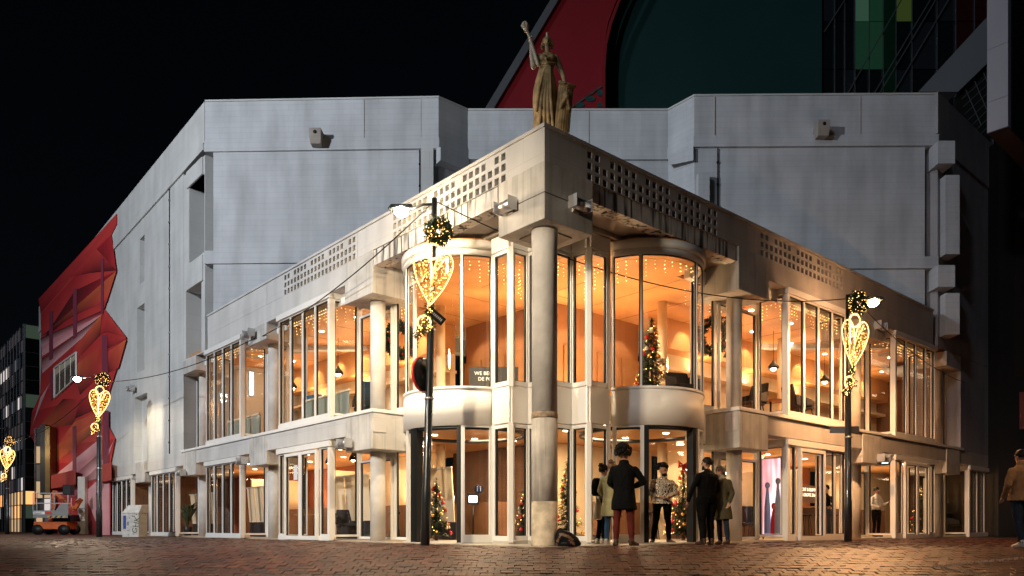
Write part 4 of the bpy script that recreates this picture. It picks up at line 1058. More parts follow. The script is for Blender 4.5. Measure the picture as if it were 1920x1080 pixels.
# ------------------------------------------------------------ people
SKIN = mat('skin', (.42, .22, .14), .55, var=.08, scale=12); SKIN2 = mat('skin_tan', (.30, .15, .09), .55, var=.08, scale=12)
HAIRB = mat('hair_black', (.005, .004, .0035), .6, var=.3, scale=30, spec=.15); HAIRBR = mat('hair_brown', (.10, .045, .018), .5, var=.3, scale=30); HAIRG = mat('hair_greying', (.10, .08, .065), .6, var=.3, scale=30)
def cloth(n, c, r=.85, b=.5, bs=14): return mat(n, c, r, var=.25, scale=6, bump=b, bscale=bs, spec=.08)
def remeshed(mb, vox, smooth=2):
    me = mb.mesh('tmp_body', [M_white]); o = bpy.data.objects.new('tmp_body', me); COL.objects.link(o)
    bm = bmesh.new(); bm.from_mesh(me); bmesh.ops.recalc_face_normals(bm, faces=bm.faces); bm.to_mesh(me); bm.free()
    m = o.modifiers.new('r', 'REMESH'); m.mode = 'VOXEL'; m.voxel_size = vox
    s = o.modifiers.new('s', 'SMOOTH'); s.iterations = smooth; s.factor = .5
    dg = bpy.context.evaluated_depsgraph_get(); out = bpy.data.meshes.new_from_object(o.evaluated_get(dg))
    bpy.data.objects.remove(o); bpy.data.meshes.remove(me); return out
class Body(MB):
    def __init__(s): super().__init__(); s.pts = []
    def limb(s, pts, rad, t, n=10, ell=None):
        P = []; Q = []; pts = [Vector(p) for p in pts]
        for i in range(len(pts)-1):
            for k in range(5): P.append(pts[i].lerp(pts[i+1], k/5)); Q.append(rad[i]+(rad[i+1]-rad[i])*k/5)
        P.append(pts[-1]); Q.append(rad[-1]); k0 = len(s.v); s.tube(P, Q, n); s.pts += [(v, t) for v in s.v[k0:]]
        for p, r in ((pts[0], rad[0]), (pts[-1], rad[-1])): s.blob(p, (r*.98,)*3, t, 8)
    def rings(s, rs, t, n=28):
        """rs: (z, rx, ry, x, y)"""
        R_ = []
        for i in range(len(rs)-1):
            for k in range(6): R_.append([rs[i][q]+(rs[i+1][q]-rs[i][q])*k/4 for q in range(5)])
        R_.append(rs[-1]); k0 = len(s.v); vs = []
        for z, rx, ry, x, y in R_:
            for i in range(n): a = 2*pi*i/n; vs.append((x+rx*math.cos(a), y+ry*math.sin(a), z))
        m = len(R_); fs = [(j*n+i, j*n+(i+1) % n, (j+1)*n+(i+1) % n, (j+1)*n+i) for j in range(m-1) for i in range(n)]
        fs += [tuple(range(n))[::-1], tuple(range((m-1)*n, m*n))]; s.add(vs, fs); s.pts += [(v, t) for v in vs]
    def blob(s, c, r, t, n=10):
        k0 = len(s.v); s.ball(c, r[0], n, r[1]/r[0], r[2]/r[0]); s.pts += [(v, t) for v in s.v[k0:]]
    def hand(s, wrist, d, t, curl=.5, side=1):
        """palm and five fingers pointing along d"""
        w_ = Vector(wrist); d = Vector(d).normalized(); x = d.cross(Vector((0, 1, .3))).normalized(); y = d.cross(x).normalized()
        s.limb([w_-d*.02, w_+d*.03, w_+d*.085], [.024, .033, .03], t, 8)
        for k, (o, L) in enumerate(((-.027, .062), (-.009, .075), (.009, .07), (.026, .054))):
            a = w_+d*.075+x*o; b_ = a+d*L*.55+y*curl*.012; c = b_+d*L*.45*(1-curl*.5)+y*curl*.03
            s.limb([a, b_, c], [.0098, .009, .0075], t, 6)
        a = w_+d*.025+x*.028*side; s.limb([a, a+d*.03+x*.022*side, a+d*.055+x*.024*side+y*.012], [.012, .011, .009], t, 6)
    def finish(s, name, mats, parent, vox=.0105, smooth=2, scale=1, fold=0, cut=None):
        me = remeshed(s, vox, smooth)
        s.pts = [q for q in s.pts if not (q[1] == 2 and cut is not None and q[0][2] > cut+.015)]
        kd = kdtree.KDTree(len(s.pts))
        for i, (v, t) in enumerate(s.pts): kd.insert(v, i)
        kd.balance()
        for m in mats: me.materials.append(m)
        if me.materials and me.materials[0] == M_white and len(me.materials) > len(mats): me.materials.pop(index=0)
        ids = [s.pts[kd.find(p.center)[1]][1] for p in me.polygons]
        skin_v = set()
        for p, q in zip(me.polygons, ids):
            if q == 0 or not fold: skin_v.update(p.vertices)
        ph = random.uniform(0, 50)
        nv = len(me.vertices); co = [0.0]*(3*nv); no_ = [0.0]*(3*nv); me.vertices.foreach_get('co', co); me.vertices.foreach_get('normal', no_)
        for i in (range(nv) if fold else ()):
            if i in skin_v: continue
            c = Vector(co[3*i:3*i+3]); s1 = mnoise.noise(Vector((c.x*9+ph, c.y*9, c.z*4.5))); s2 = mnoise.noise(Vector((c.x*26+ph, c.y*26, c.z*13+s1*3)))
            a_ = (s1*.013+s2*.0075)*fold
            for q in range(3): co[3*i+q] += no_[3*i+q]*a_
        me.vertices.foreach_set('co', co); me.update()
        me.polygons.foreach_set('material_index', ids); me.polygons.foreach_set('use_smooth', [True]*len(ids))
        me.name = name; o = bpy.data.objects.new(name, me); COL.objects.link(o); o.parent = parent
        return o
def curly(mb, c, n, seed, r0=.10, size=.035, zmin=-.3, back=0, sp=(1, 1.1, 1.12)):
    rnd = random.Random(seed)
    for _ in range(n):
        d = Vector((rnd.gauss(0, 1), rnd.gauss(0, 1), rnd.gauss(0, 1))).normalized()
        if d.z < zmin or (d.y < -.35 and d.z < .45): continue
        p = Vector(c)+Vector((d.x*sp[0], d.y*sp[1], d.z*sp[2]))*r0*rnd.uniform(.85, 1.18)
        mb.ball(p, size*rnd.uniform(.5, 1.0), 6)
def person(label, px, Y, H, yaw, mats, legs, arms, coat=None, head_yaw=0, bulk=1.0, hair='short', hairm=None, group=None, seed=1, beard=False, collar=False, female=False, zoff=0, fem_hips=0, vox=.0105, tilt=0, loc=None):
    """mats: skin, top, legs, shoes, hair, extra. local front is -y"""
    p = PXY(px, Y, gz(Y)) if loc is None else Vector(loc); p.z += zoff
    t = thing('person', label, 'person', p, yaw, group); sc = H/1.75; t.scale = (sc,)*3; t.rotation_euler = (R(random.uniform(.5, 2.5)), R(random.uniform(-2, 2)), yaw)
    b = Body(); bk = bulk
    top = 1; c = .025 if coat else .0
    # legs
    for sx, (kn, an, toe) in zip((-1, 1), legs):
        hip = (sx*.095*bk, 0, .90); an = Vector(an); kn = Vector(kn)
        b.limb([hip, Vector(hip).lerp(kn, .5), kn, kn.lerp(an, .35), an], [.098*bk, .082*bk, .062*bk, .060*bk, .046*bk], 2)
        toe = Vector(toe); d = (toe-an); d.z = 0; d.normalize()
        b.limb([an+Vector((0, 0, -.005))-d*.03, an+d*.07+Vector((0, 0, -.042)), an+d*.165+Vector((0, 0, -.055))], [.048, .042, .030], 3)
        b.limb([an-d*.045+Vector((0, 0, -.055)), an+d*.15+Vector((0, 0, -.062))], [.030, .026], 3)
    # torso
    rs = [(.84, .135*bk, .105*bk, 0, 0), (.93, (.17+fem_hips)*bk, .125*bk, 0, 0)]
    b.rings(rs+[(1.0, .162*bk, .12*bk, 0, 0)], 2)
    tr = [(.98, (.165+c)*bk, (.125+c)*bk, 0, 0), (1.10, (.155+c)*bk, (.12+c)*bk, 0, 0), (1.25, (.172+c)*bk, (.125+c)*bk, 0, 0), (1.35, (.188+c)*bk, (.12+c)*bk, 0, .005), (1.405, (.172+c*.7)*bk, .105*bk, 0, .01), (1.45, .125*bk, .085, 0, .012), (1.485, .078, .072, 0, .01), (1.515, .06, .06, 0, .005)]
    if coat is not None: tr = [(coat, (.205+c)*bk, (.15+c)*bk, 0, .0), ((coat+.95)/2, (.19+c)*bk, (.14+c)*bk, 0, 0)]+tr
    b.rings(tr, top)
    if collar: b.rings([(1.45, .10, .09, 0, .01), (1.52, .088, .085, 0, .01), (1.545, .08, .08, 0, .01)], 5 if len(mats) > 5 else top)
    b.limb([(0, .005, 1.46), (0, -.005, 1.56)], [.056, .052], 0)
    # arms
    for sx, (el, wr) in zip((-1, 1), arms):
        sh = Vector((sx*(.172+c*.6)*bk, .005, 1.365)); el = Vector(el); wr = Vector(wr); q = .012 if coat else .006
        b.limb([sh, sh.lerp(el, .5), el, el.lerp(wr, .5), wr], [.062*(.6+.4*bk)+q, .055*(.6+.4*bk)+q, .046+q, .042+q, .032+q], top)
        b.hand(wr+(wr-el).normalized()*.02, (wr-el), 0, .6, sx)
    # head
    hc = Vector((0, -.012, 1.635)); rm_ = Matrix.Rotation(head_yaw, 3, 'Z'); f = lambda x, y, z: hc+rm_ @ Vector((x, y, z))*1.07
    b.blob(f(0, .012, .022), (.077, .092, .098), 0, 14); b.blob(f(0, -.022, -.045), (.060, .066, .070), 0, 12)
    b.blob(f(0, -.065, -.085), (.030, .022, .022), 0, 8)
    b.limb([f(0, -.082, .02), f(0, -.106, -.022)], [.010, .016], 0, 6); b.limb([f(-.045, -.078, .03), f(.045, -.078, .03)], [.014, .014], 0, 6)
    b.limb([f(-.022, -.086, -.055), f(.022, -.086, -.055)], [.009, .009], 0, 6)
    for sx in (-1, 1):
        b.blob(f(sx*.078, .01, -.01), (.014, .022, .032), 0, 8)
    body = b.finish('body', mats, t, vox, fold=1, cut=coat if coat is not None else 1.0)
    # eyes, brows and lips
    e = MB()
    for sx in (-1, 1): e.ball(f(sx*.031, -.083, .006), .0115, 8)
    for sx in (-1, 1): e.tube([f(sx*.018, -.094, .028), f(sx*.052, -.086, .03)], .005, 5)
    e.build('eyes', M_black, t)
    hm = hairm or HAIRB; h = MB()
    if hair == 'curly': curly(h, f(0, .02, .055), 520, seed, .128, .034, -.4)
    elif hair == 'curlyshort': curly(h, f(0, .015, .05), 420, seed, .108, .030, -.15)
    elif hair in ('short', 'bob', 'bun'):
        rnd = random.Random(seed); vs = []; n_, m_ = 22, 12
        lo = {'short': -.35, 'bob': -.95, 'bun': -.5}[hair]
        for j in range(m_+1):
            for i in range(n_):
                a = 2*pi*i/n_; front = max(0, -math.sin(a)); low = lo+(1.05 if hair != 'bob' else 1.25)*front**.7*(.5-lo*.6); low = min(low, .62)
                zz = 1-(1-low)*j/m_; r_ = math.sqrt(max(0, 1-min(1, abs(zz))**2)) if zz > -.2 else .97-.12*(-zz); k_ = 1.09+rnd.uniform(-.03, .04)
                vs.append(f(.080*r_*k_*math.cos(a), .012+.096*r_*k_*math.sin(a), .022+.104*zz*1.06))
        fs = [(j*n_+i, j*n_+(i+1) % n_, (j+1)*n_+(i+1) % n_, (j+1)*n_+i) for j in range(m_) for i in range(n_)]
        h.add(vs, fs, True)
        if hair == 'bun': h.ball(f(0, .075, .105), .045, 10); curly(h, f(0, .08, .10), 60, seed, .04, .02, -1)
        if hair == 'bob':
            for k in range(26): a = R(15)+R(150)*k/25; h.limb if False else h.tube([f(.083*math.cos(a), .015+.1*math.sin(a), .0), f(.092*math.cos(a), .02+.105*math.sin(a), -.12+rnd.uniform(-.02, .02))], [.018, .008], 5)
    if beard:
        hb = MB()
        for k in range(70):
            a = R(200)+R(140)*k/69; hb.ball(f(.062*math.cos(a), .0+.075*math.sin(a)*1.05, -.075+random.uniform(-.03, .02)), .016, 5)
        hb.ball(f(0, -.072, -.098), .026, 8); hb.build('beard', hm, t, recalc=False)
    h.build('hair', hm, t, recalc=False)
    return t
STAND = [((-.10, -.015, .48), (-.11, .01, .085), (-.14, -.2, 0)), ((.10, -.015, .48), (.11, .01, .085), (.14, -.2, 0))]
DOWN = [((-.27, .03, 1.13), (-.26, -.06, .88)), ((.27, .03, 1.13), (.26, -.06, .88))]
C_coat = cloth('charcoal_wool', (.0045, .005, .0055)); C_blk = cloth('black_cotton', (.0028, .0028, .003)); C_redtr = cloth('rust_red_trousers', (.10, .020, .015)); C_boot = mat('brown_leather', (.05, .022, .012), .5, var=.2)
C_olive = cloth('olive_coat', (.075, .062, .032)); C_puff = cloth('pale_olive_puffer', (.24, .22, .11), .6); C_jean = cloth('blue_jeans', (.04, .09, .16)); C_dj = cloth('dark_jeans', (.018, .028, .045)); C_tan = cloth('tan_jacket', (.20, .12, .06)); C_grey = cloth('grey_hoodie', (.30, .29, .28)); C_wsh = mat('white_trainer', (.6, .56, .5), .5)
C_white = cloth('white_shirt', (.75, .72, .68)); C_scarf = cloth('grey_fur_trim', (.30, .25, .18)); C_blue = cloth('slate_jacket', (.07, .09, .10))
# ornamented jacket
C_orn = mat('ornamented_jacket', (.02, .018, .016), .8, var=0); n = C_orn.node_tree.nodes; l = C_orn.node_tree.links
tc = n.new('ShaderNodeTexCoord'); vo = n.new('ShaderNodeTexVoronoi'); vo.inputs['Scale'].default_value = 8.5; l.new(tc.outputs['Object'], vo.inputs['Vector'])
wv = n.new('ShaderNodeMath'); wv.operation = 'SINE'; mu = n.new('ShaderNodeMath'); mu.operation = 'MULTIPLY'; mu.inputs[1].default_value = 32; l.new(vo.outputs['Distance'], mu.inputs[0]); l.new(mu.outputs[0], wv.inputs[0])
no = n.new('ShaderNodeTexNoise'); no.inputs['Scale'].default_value = 45; l.new(tc.outputs['Object'], no.inputs[0])
ad = n.new('ShaderNodeMath'); ad.operation = 'MULTIPLY_ADD'; ad.inputs[1].default_value = 2.4; l.new(no.outputs[0], ad.inputs[0]); l.new(wv.outputs[0], ad.inputs[2])
cr_ = n.new('ShaderNodeValToRGB'); cr_.color_ramp.elements[0].position = .58; cr_.color_ramp.elements[0].color = (.012, .01, .009, 1); cr_.color_ramp.elements[1].position = .66; cr_.color_ramp.elements[1].color = (.75, .62, .45, 1)
mr = n.new('ShaderNodeMapRange'); mr.inputs[1].default_value = -.5; mr.inputs[2].default_value = 2.6; l.new(ad.outputs[0], mr.inputs[0]); l.new(mr.outputs[0], cr_.inputs[0]); l.new(cr_.outputs[0], n['Principled BSDF'].inputs['Base Color'])

GRP = 'people talking outside the entrance'
# 1 tall man seen from behind
person('tall person with wild dark curls, long charcoal coat and rust red trousers, back turned', 1171, 14.55, 1.86, pi-R(8), [SKIN2, C_coat, C_redtr, C_boot, HAIRB],
       [((-.11, -.03, .49), (-.13, .03, .095), (-.24, -.1, 0)), ((.13, .02, .48), (.15, .02, .095), (.2, -.2, 0))],
       [((-.36, -.05, 1.16), (-.17, -.24, 1.08)), ((.25, -.05, 1.15), (.14, -.25, 1.05))], coat=.66, head_yaw=R(-28), hair='curly', seed=3, collar=True, group=GRP)
# 2 woman with bun and backpack
w1 = person('person with dark hair bun, black trousers and cream tote, beside the tall charcoal coat', 1127, 16.3, 1.68, pi-R(65), [SKIN, C_grey, C_blk, C_wsh, HAIRB],
       [((-.08, -.02, .48), (-.09, .01, .085), (-.1, -.2, 0)), ((.08, .0, .48), (.09, .03, .085), (.1, -.2, 0))],
       [((-.24, -.06, 1.15), (-.12, -.24, 1.14)), ((.25, -.05, 1.14), (.14, -.24, 1.12))], hair='bun', seed=4, bulk=.95, group=GRP)
person('person in pale olive quilted coat and blue jeans, half hidden behind the charcoal coat', 1146, 15.7, 1.70, pi-R(30), [SKIN, C_puff, C_jean, C_wsh, HAIRBR, C_puff],
       [((-.09, -.02, .48), (-.10, .01, .085), (-.1, -.2, 0)), ((.09, .0, .48), (.10, .03, .085), (.1, -.2, 0))],
       [((-.28, -.02, 1.14), (-.2, -.2, 1.02)), ((.28, -.02, 1.14), (.2, -.2, 1.02))], coat=.60, hair='bun', hairm=HAIRBR, seed=5, bulk=1.02, collar=True, group=GRP)
# 4 man in the doorway
person('bearded curly haired person in black and cream patterned jacket in the lit doorway', 1240, 17.0, 1.72, R(6), [SKIN2, C_orn, C_blk, C_boot, HAIRB],
       [((-.15, -.02, .48), (-.19, .02, .085), (-.32, -.16, 0)), ((.14, -.02, .48), (.18, .02, .085), (.3, -.16, 0))],
       [((-.30, -.02, 1.13), (-.13, -.19, 1.07)), ((.30, -.02, 1.13), (.12, -.19, 1.07))], head_yaw=R(38), hair='curlyshort', beard=True, seed=6, bulk=1.13, coat=.90, group=GRP)
# 5 big man in black
person('broad person in black with cropped hair and beard, back turned, by the right drum', 1324, 15.9, 1.80, pi+R(28), [SKIN2, C_blk, C_blk, C_boot, HAIRB],
       [((-.11, -.02, .48), (-.12, .02, .085), (-.2, -.2, 0)), ((.11, .0, .48), (.11, .03, .085), (.16, -.2, 0))],
       [((-.33, -.05, 1.12), (-.30, -.20, .92)), ((.36, -.02, 1.12), (.38, -.12, .86))], head_yaw=R(25), hair='short', beard=True, seed=7, bulk=1.27, group=GRP)
# 6 woman in olive coat
person('person with greying bob in olive parka, facing left beside the broad figure in black', 1357, 16.2, 1.66, R(-48), [SKIN, C_olive, C_dj, C_boot, HAIRG, C_scarf],
       [((-.08, -.02, .48), (-.09, .01, .085), (-.1, -.2, 0)), ((.09, .0, .48), (.09, .03, .085), (.1, -.2, 0))],
       [((-.26, .0, 1.12), (-.2, -.1, .9)), ((.28, .0, 1.12), (.26, -.12, .92))], coat=.56, hair='bob', hairm=HAIRG, seed=8, collar=True, group=GRP)
# 7 walker cut by the right edge of the picture
person('person in tan hooded jacket and dark jeans walking away before the dark right building', 1914, 13.75, 1.76, pi+R(14), [SKIN, C_tan, C_dj, C_wsh, HAIRB, C_tan],
       [((-.09, -.08, .49), (-.10, -.10, .085), (-.1, -.3, 0)), ((.10, .02, .48), (.10, .12, .10), (.1, -.1, 0))],
       [((-.30, .02, 1.12), (-.24, -.12, .92)), ((.30, .02, 1.12), (.26, -.12, .92))], hair='short', seed=9, collar=True, coat=.84, bulk=1.1)
# 8, 9, 10 inside
v8 = va(1643, 1.7); p8 = W(1.7, v8)
person('person in white shirt holding a board inside the right ground floor window', 0, 0, 1.72, R(20), [SKIN2, C_white, C_blk, C_boot, HAIRB], STAND, [((-.26, -.02, 1.13), (-.12, -.22, 1.06)), ((.28, -.06, 1.14), (.26, -.28, 1.22))], hair='short', seed=10, loc=(p8.x, p8.y, .03))
u9 = ua(689, 2.0); p9 = W(u9, 2.0)
person('balding person in dark slate jacket behind the narrow window left of the drum', 0, 0, 1.72, R(60), [SKIN, C_blue, C_dj, C_boot, HAIRG], STAND, DOWN, hair='short', hairm=SKIN, seed=11, coat=.8, loc=(p9.x, p9.y, .03))
v10 = va(1549, 2.6); p10 = W(2.6, v10)
person('person in dark top standing indoors beyond the open glazed door', 0, 0, 1.72, R(-40), [SKIN, C_blk, C_dj, C_boot, HAIRB], STAND, [((-.26, -.02, 1.13), (-.12, -.22, 1.2)), ((.27, 0, 1.13), (.2, -.18, 1.05))], hair='curlyshort', seed=12, loc=(p10.x, p10.y, .03))

# bags
t = thing('tote_bag', 'cream cloth tote hanging from the shoulder of the person with hair bun', 'bag', PXY(1121, 16.15, .52), R(60))
b = MB(); vs = []
b.tube([(0, 0, .0), (0, 0, .03), (0, 0, .2), (0, 0, .38), (0, 0, .42)], [.10, .15, .165, .13, .10], 12, ell=[.45, .5, .42, .3, .2]); b.build('bag_body', cloth('cream_canvas', (.5, .44, .33), .9, .8, 9), t)
b = MB(); b.tube([(-.08, 0, .4), (-.03, .0, .72), (.0, .02, .88), (.04, .0, .7), (.08, 0, .4)], .012, 5); b.build('strap', MATS['cream_canvas'], t)
t = thing('backpack', 'black backpack worn by the person with hair bun and tote', 'bag', PXY(1119, 16.1, 1.02), R(60))
b = MB(); b.tube([(0, 0, 0), (0, 0, .04), (0, 0, .2), (0, 0, .32), (0, 0, .37)], [.10, .15, .16, .14, .09], 14, ell=[.7, .7, .65, .6, .6]); b.build('bag_body', C_blk, t)
b = MB(); b.ball((0, -.09, .13), .09, 10, .5, .9); b.build('front_pocket', C_coat, t)
t = thing('rucksack', 'dark slouched rucksack lying on the paving against the corner column', 'bag', PXY(1064, 14.35, .0), R(-8))
b = Body()
b.limb([(-.14, 0, .12), (-.09, 0, .2), (.02, 0, .15), (.15, .0, .09), (.21, 0, .06)], [.11, .13, .13, .10, .05], 0); b.limb([(-.17, -.02, .06), (.0, -.05, .06), (.17, -.02, .055)], [.06, .07, .055], 0); b.limb([(-.19, .0, .18), (-.13, 0, .3)], [.05, .06], 0); b.limb([(-.2, -.05, .02), (-.12, -.09, .22), (.02, -.12, .2), (.12, -.1, .06)], [.018, .02, .02, .018], 1)
b.limb([(.05, -.09, .12), (.14, -.1, .03)], [.012, .012], 1)
b.finish('bag_body', [cloth('black_nylon', (.008, .009, .011), .45), mat('tan_strap', (.12, .055, .025), .6)], t, .012)

# ------------------------------------------------------------ statue on the parapet corner
M_bronze = mat('gilded_weathered_stone', (.56, .37, .16), .55, var=.55, scale=5, bump=.3, bscale=20); M_pale = mat('pale_weathered_stone', (.60, .50, .36), .6, var=.2, scale=6)
sp = PXY(1026, 14.75, ZPT+.005)
t = thing('statue', 'statue of draped woman raising a torch and resting a shield on the parapet corner', 'statue', sp); t.scale = (1.06, 1.06, 1.0)
b = Body()
def folds(a, r, z):
    k = min(1, max(0, (1.42-z)/.5))
    return r*(1+.10*k*math.sin(8*a+z*1.5)+.05*k*math.sin(17*a-z*2))*(1-.18*math.sin(a)**2)
prof = [(.02, .02), (.23, .02), (.245, .06), (.225, .2), (.205, .5), (.205, .8), (.20, 1.0), (.175, 1.2), (.135, 1.38), (.13, 1.43), (.01, 1.46)]
pr2 = []
for i in range(len(prof)-1):
    for k in range(4): pr2.append((prof[i][0]+(prof[i+1][0]-prof[i][0])*k/4, prof[i][1]+(prof[i+1][1]-prof[i][1])*k/4))
k0 = len(b.v); b.lathe((-.03, 0, 0), pr2, 72, fn=folds); b.pts += [(v, 0) for v in b.v[k0:]]
b.rings([(1.40, .135, .11, -.02, 0), (1.50, .15, .12, -.01, 0), (1.60, .165, .12, 0, 0), (1.68, .15, .10, .0, .01), (1.72, .07, .06, 0, .01)], 0)
for sx in (-1, 1): b.blob((sx*.075, -.10, 1.575), (.065, .06, .06), 0, 12)
b.limb([(0, 0, 1.70), (.0, -.01, 1.84)], [.055, .048], 0)
b.blob((0, .0, 1.93), (.073, .088, .10), 0, 14); b.blob((0, -.03, 1.88), (.055, .06, .06), 0, 12); b.limb([(0, -.085, 1.94), (0, -.10, 1.905)], [.009, .014], 0, 6)
for k in range(22):
    a = R(-20)+R(220)*k/21; b.blob((.083*math.cos(a), .02+.0*math.sin(a), 1.925+.095*math.sin(a)), (.028, .06, .028), 0, 6)
b.limb([(-.085, .02, 1.93), (-.09, .03, 1.83)], [.03, .024], 0); b.limb([(.085, .02, 1.93), (.09, .03, 1.83)], [.03, .024], 0)
b.limb([(0, -.02, 2.02), (0, -.02, 2.09)], [.022, .03], 1)
# raised right arm with torch
b.limb([(-.15, 0, 1.64), (-.235, -.03, 1.50), (-.25, -.05, 1.43)], [.062, .058, .05], 1); b.limb([(-.25, -.05, 1.43), (-.28, -.08, 1.62), (-.29, -.09, 1.83)], [.052, .045, .034], 1)
b.hand((-.29, -.09, 1.83), (.05, -.15, .6), 1, 1.2, 1); b.blob((-.285, -.10, 1.88), (.045, .04, .045), 1, 10)
b.limb([(-.16, -.12, 1.42), (-.27, -.12, 1.80), (-.36, -.12, 2.06)], [.03, .026, .03], 1)
b.limb([(-.372, -.12, 2.085), (-.38, -.12, 2.10)], [.05, .045], 1)
for k in range(6):
    a = 2*pi*k/6; b.limb([(-.385+.03*math.cos(a), -.12+.03*math.sin(a), 2.11), (-.40+.055*math.cos(a), -.12+.055*math.sin(a), 2.17), (-.41+.03*math.cos(a), -.12+.03*math.sin(a), 2.24)], [.026, .027, .012], 1, 7)
# left arm resting on the shield
b.limb([(.15, 0, 1.64), (.23, .0, 1.46), (.265, -.02, 1.34)], [.058, .052, .045], 0); b.limb([(.265, -.02, 1.34), (.29, -.08, 1.22), (.30, -.12, 1.12)], [.045, .04, .032], 0)
b.hand((.30, -.12, 1.13), (.05, -.25, -.5), 0, .9, -1)
# drapery ridges
for x0, x1, z0, z1 in ((-.02, -.16, 1.42, .1), (.0, -.07, 1.42, .06), (.02, .02, 1.42, .05), (.05, .1, 1.40, .1), (-.05, -.2, 1.38, .5)):
    b.limb([(x0, -.125, z0), ((x0+x1)/2-.02, -.21, (z0+z1)/2), (x1, -.215, z1)], [.014, .026, .03], 0, 7)
b.limb([(-.14, -.06, 1.66), (-.02, -.15, 1.52), (.12, -.09, 1.62)], [.025, .028, .025], 0)
b.limb([(-.15, -.09, 1.47), (0, -.15, 1.45), (.15, -.09, 1.47)], [.022, .024, .022], 0)
b.limb([(-.12, -.18, .06), (-.13, -.27, .03)], [.05, .035], 0); b.limb([(.06, -.18, .06), (.07, -.26, .03)], [.05, .035], 1)
b.finish('body', [M_bronze, M_pale], t, .0115, 1)
sh = Body()
for k in range(7):
    x = -.12+.04*k; y = -.04*math.cos((k-3)/3*1.3); sh.limb([(x, y-.02, .0), (x, y, .55), (x, y, 1.0)], [.028, .026, .028], 0, 8)
sh.rings([(0.0, .14, .06, 0, 0), (.5, .145, .05, 0, 0), (1.02, .14, .05, 0, 0)], 0)
sh.limb([(-.14, -.05, 1.04), (0, -.09, 1.0), (.14, -.05, 1.04)], [.035, .04, .035], 0); sh.limb([(-.08, -.07, .55), (0, -.1, .75), (.08, -.07, .55)], [.03, .035, .03], 0); sh.blob((0, -.08, .82), (.05, .04, .06), 0)
so_ = sh.finish('shield', [M_bronze], t, .012, 1); so_.location = (.235, -.15, .03); so_.rotation_euler = (R(-3), R(7), R(18))
b = MB(); b.prism([(-.3, -.32), (.38, -.32), (.42, .2), (.25, .3), (-.3, .3)], .0, .03); b.build('statue_plinth', M_soff, t)

# ------------------------------------------------------------ christmas trees, wreaths, icicle lights
BALL = {}
for nm, m in (('red', M_red), ('gold', M_goldb), ('white', mat('pearl_bauble', (.7, .62, .5), .25, var=0))):
    q = MB(); q.ball((0, 0, 0), .05, 10); q.tube([(0, 0, .045), (0, 0, .065)], .012, 6); BALL[nm] = q.mesh('bauble', m)
def xmas_tree(label, loc, h, r, seed, nb=30, lights=80, bow=True):
    rnd = random.Random(seed)
    t = thing('christmas_tree', label, 'christmas tree', loc, 0, 'decorated christmas trees in the foyer')
    b = MB(); b.cyl((0, 0, 0), (0, 0, h*.96), .045, 8, .01); b.build('trunk', M_brown, t)
    lf = MB()
    for k in range(int(1500*h)):
        z = h*(1-math.sqrt(rnd.random()))*.96+.12; lay = .75+.25*math.sin(z*17+rnd.random()); rr = r*(1-z/(h*1.04))*lay; a = rnd.random()*2*pi; q = rr*rnd.uniform(.45, 1.05)
        p = Vector((q*math.cos(a), q*math.sin(a), z)); d = Vector((math.cos(a)+rnd.gauss(0, .3), math.sin(a)+rnd.gauss(0, .3), rnd.uniform(-.5, .25))).normalized()
        s = d.cross(Vector((0, 0, 1))).normalized()*rnd.uniform(.008, .02); L = rnd.uniform(.07, .14); lf.cur = rnd.randrange(2)
        lf.add([p-d*L*.4-s, p-d*L*.4+s, p+d*L+s*.3, p+d*L-s*.3], [(0, 1, 2, 3)])
    lf.build('foliage', [M_leaf, M_leafr], t, recalc=False)
    for k in range(nb):
        z = .18+(h-.4)*rnd.random()**1.3; rr = r*(1-z/(h*1.04))*.98; a = rnd.random()*2*pi
        inst('bauble', BALL[rnd.choice(('red', 'gold', 'gold', 'red', 'white'))], t, (rr*math.cos(a), rr*math.sin(a), z), sc=rnd.uniform(.6, 1.15))
    lb_ = MB()
    for k in range(lights):
        z = .15+(h-.25)*rnd.random()**1.2; rr = r*(1-z/(h*1.04))*1.0; a = rnd.random()*2*pi; lb_.octa((rr*math.cos(a), rr*math.sin(a), z), .010)
    lb_.build('fairy_lights', M_warm, t, recalc=False, kind='stuff')
    if bow:
        b = MB(); 
        for sx in (-1, 1): b.tube([(0, -.02, h-.02), (sx*.12, -.06, h+.05), (sx*.12, -.05, h-.06), (0, -.02, h-.03)], [.02, .05, .045, .02], 7)
        for sx in (-1, 1): b.tube([(0, -.03, h-.03), (sx*.07, -.09, h-.26)], [.025, .03], 6)
        b.build('bow', M_red, t)
    return t
def tl(px, Y, z): return (*PXY(px, Y).xy, z)
xmas_tree('dark christmas tree with red and gold baubles upstairs in the right drum', tl(1222, 19.0, 3.29), 2.25, .55, 1, 42, 60, False)
xmas_tree('christmas tree glimpsed downstairs through the left drum behind the lamp post', tl(818, 19.4, .03), 1.55, .42, 2, 30, 36, False)
xmas_tree('christmas tree crowned by a red bow behind the patterned jacket in the right doorway', tl(1281, 19.8, .03), 1.95, .55, 3, 46, 80)
xmas_tree('christmas tree downstairs right of the corner column', tl(1064, 19.4, .03), 2.05, .46, 4, 40, 24, False)
xmas_tree('christmas tree downstairs behind the panes just left of the corner column', tl(984, 19.2, .03), 1.35, .34, 5, 24, 16, False)
p = W(2.2, va(1725, 2.2)); xmas_tree('shadowy christmas tree behind the double doors of the far right bay', (p.x, p.y, .03), 2.0, .5, 6, 20, 30, False)
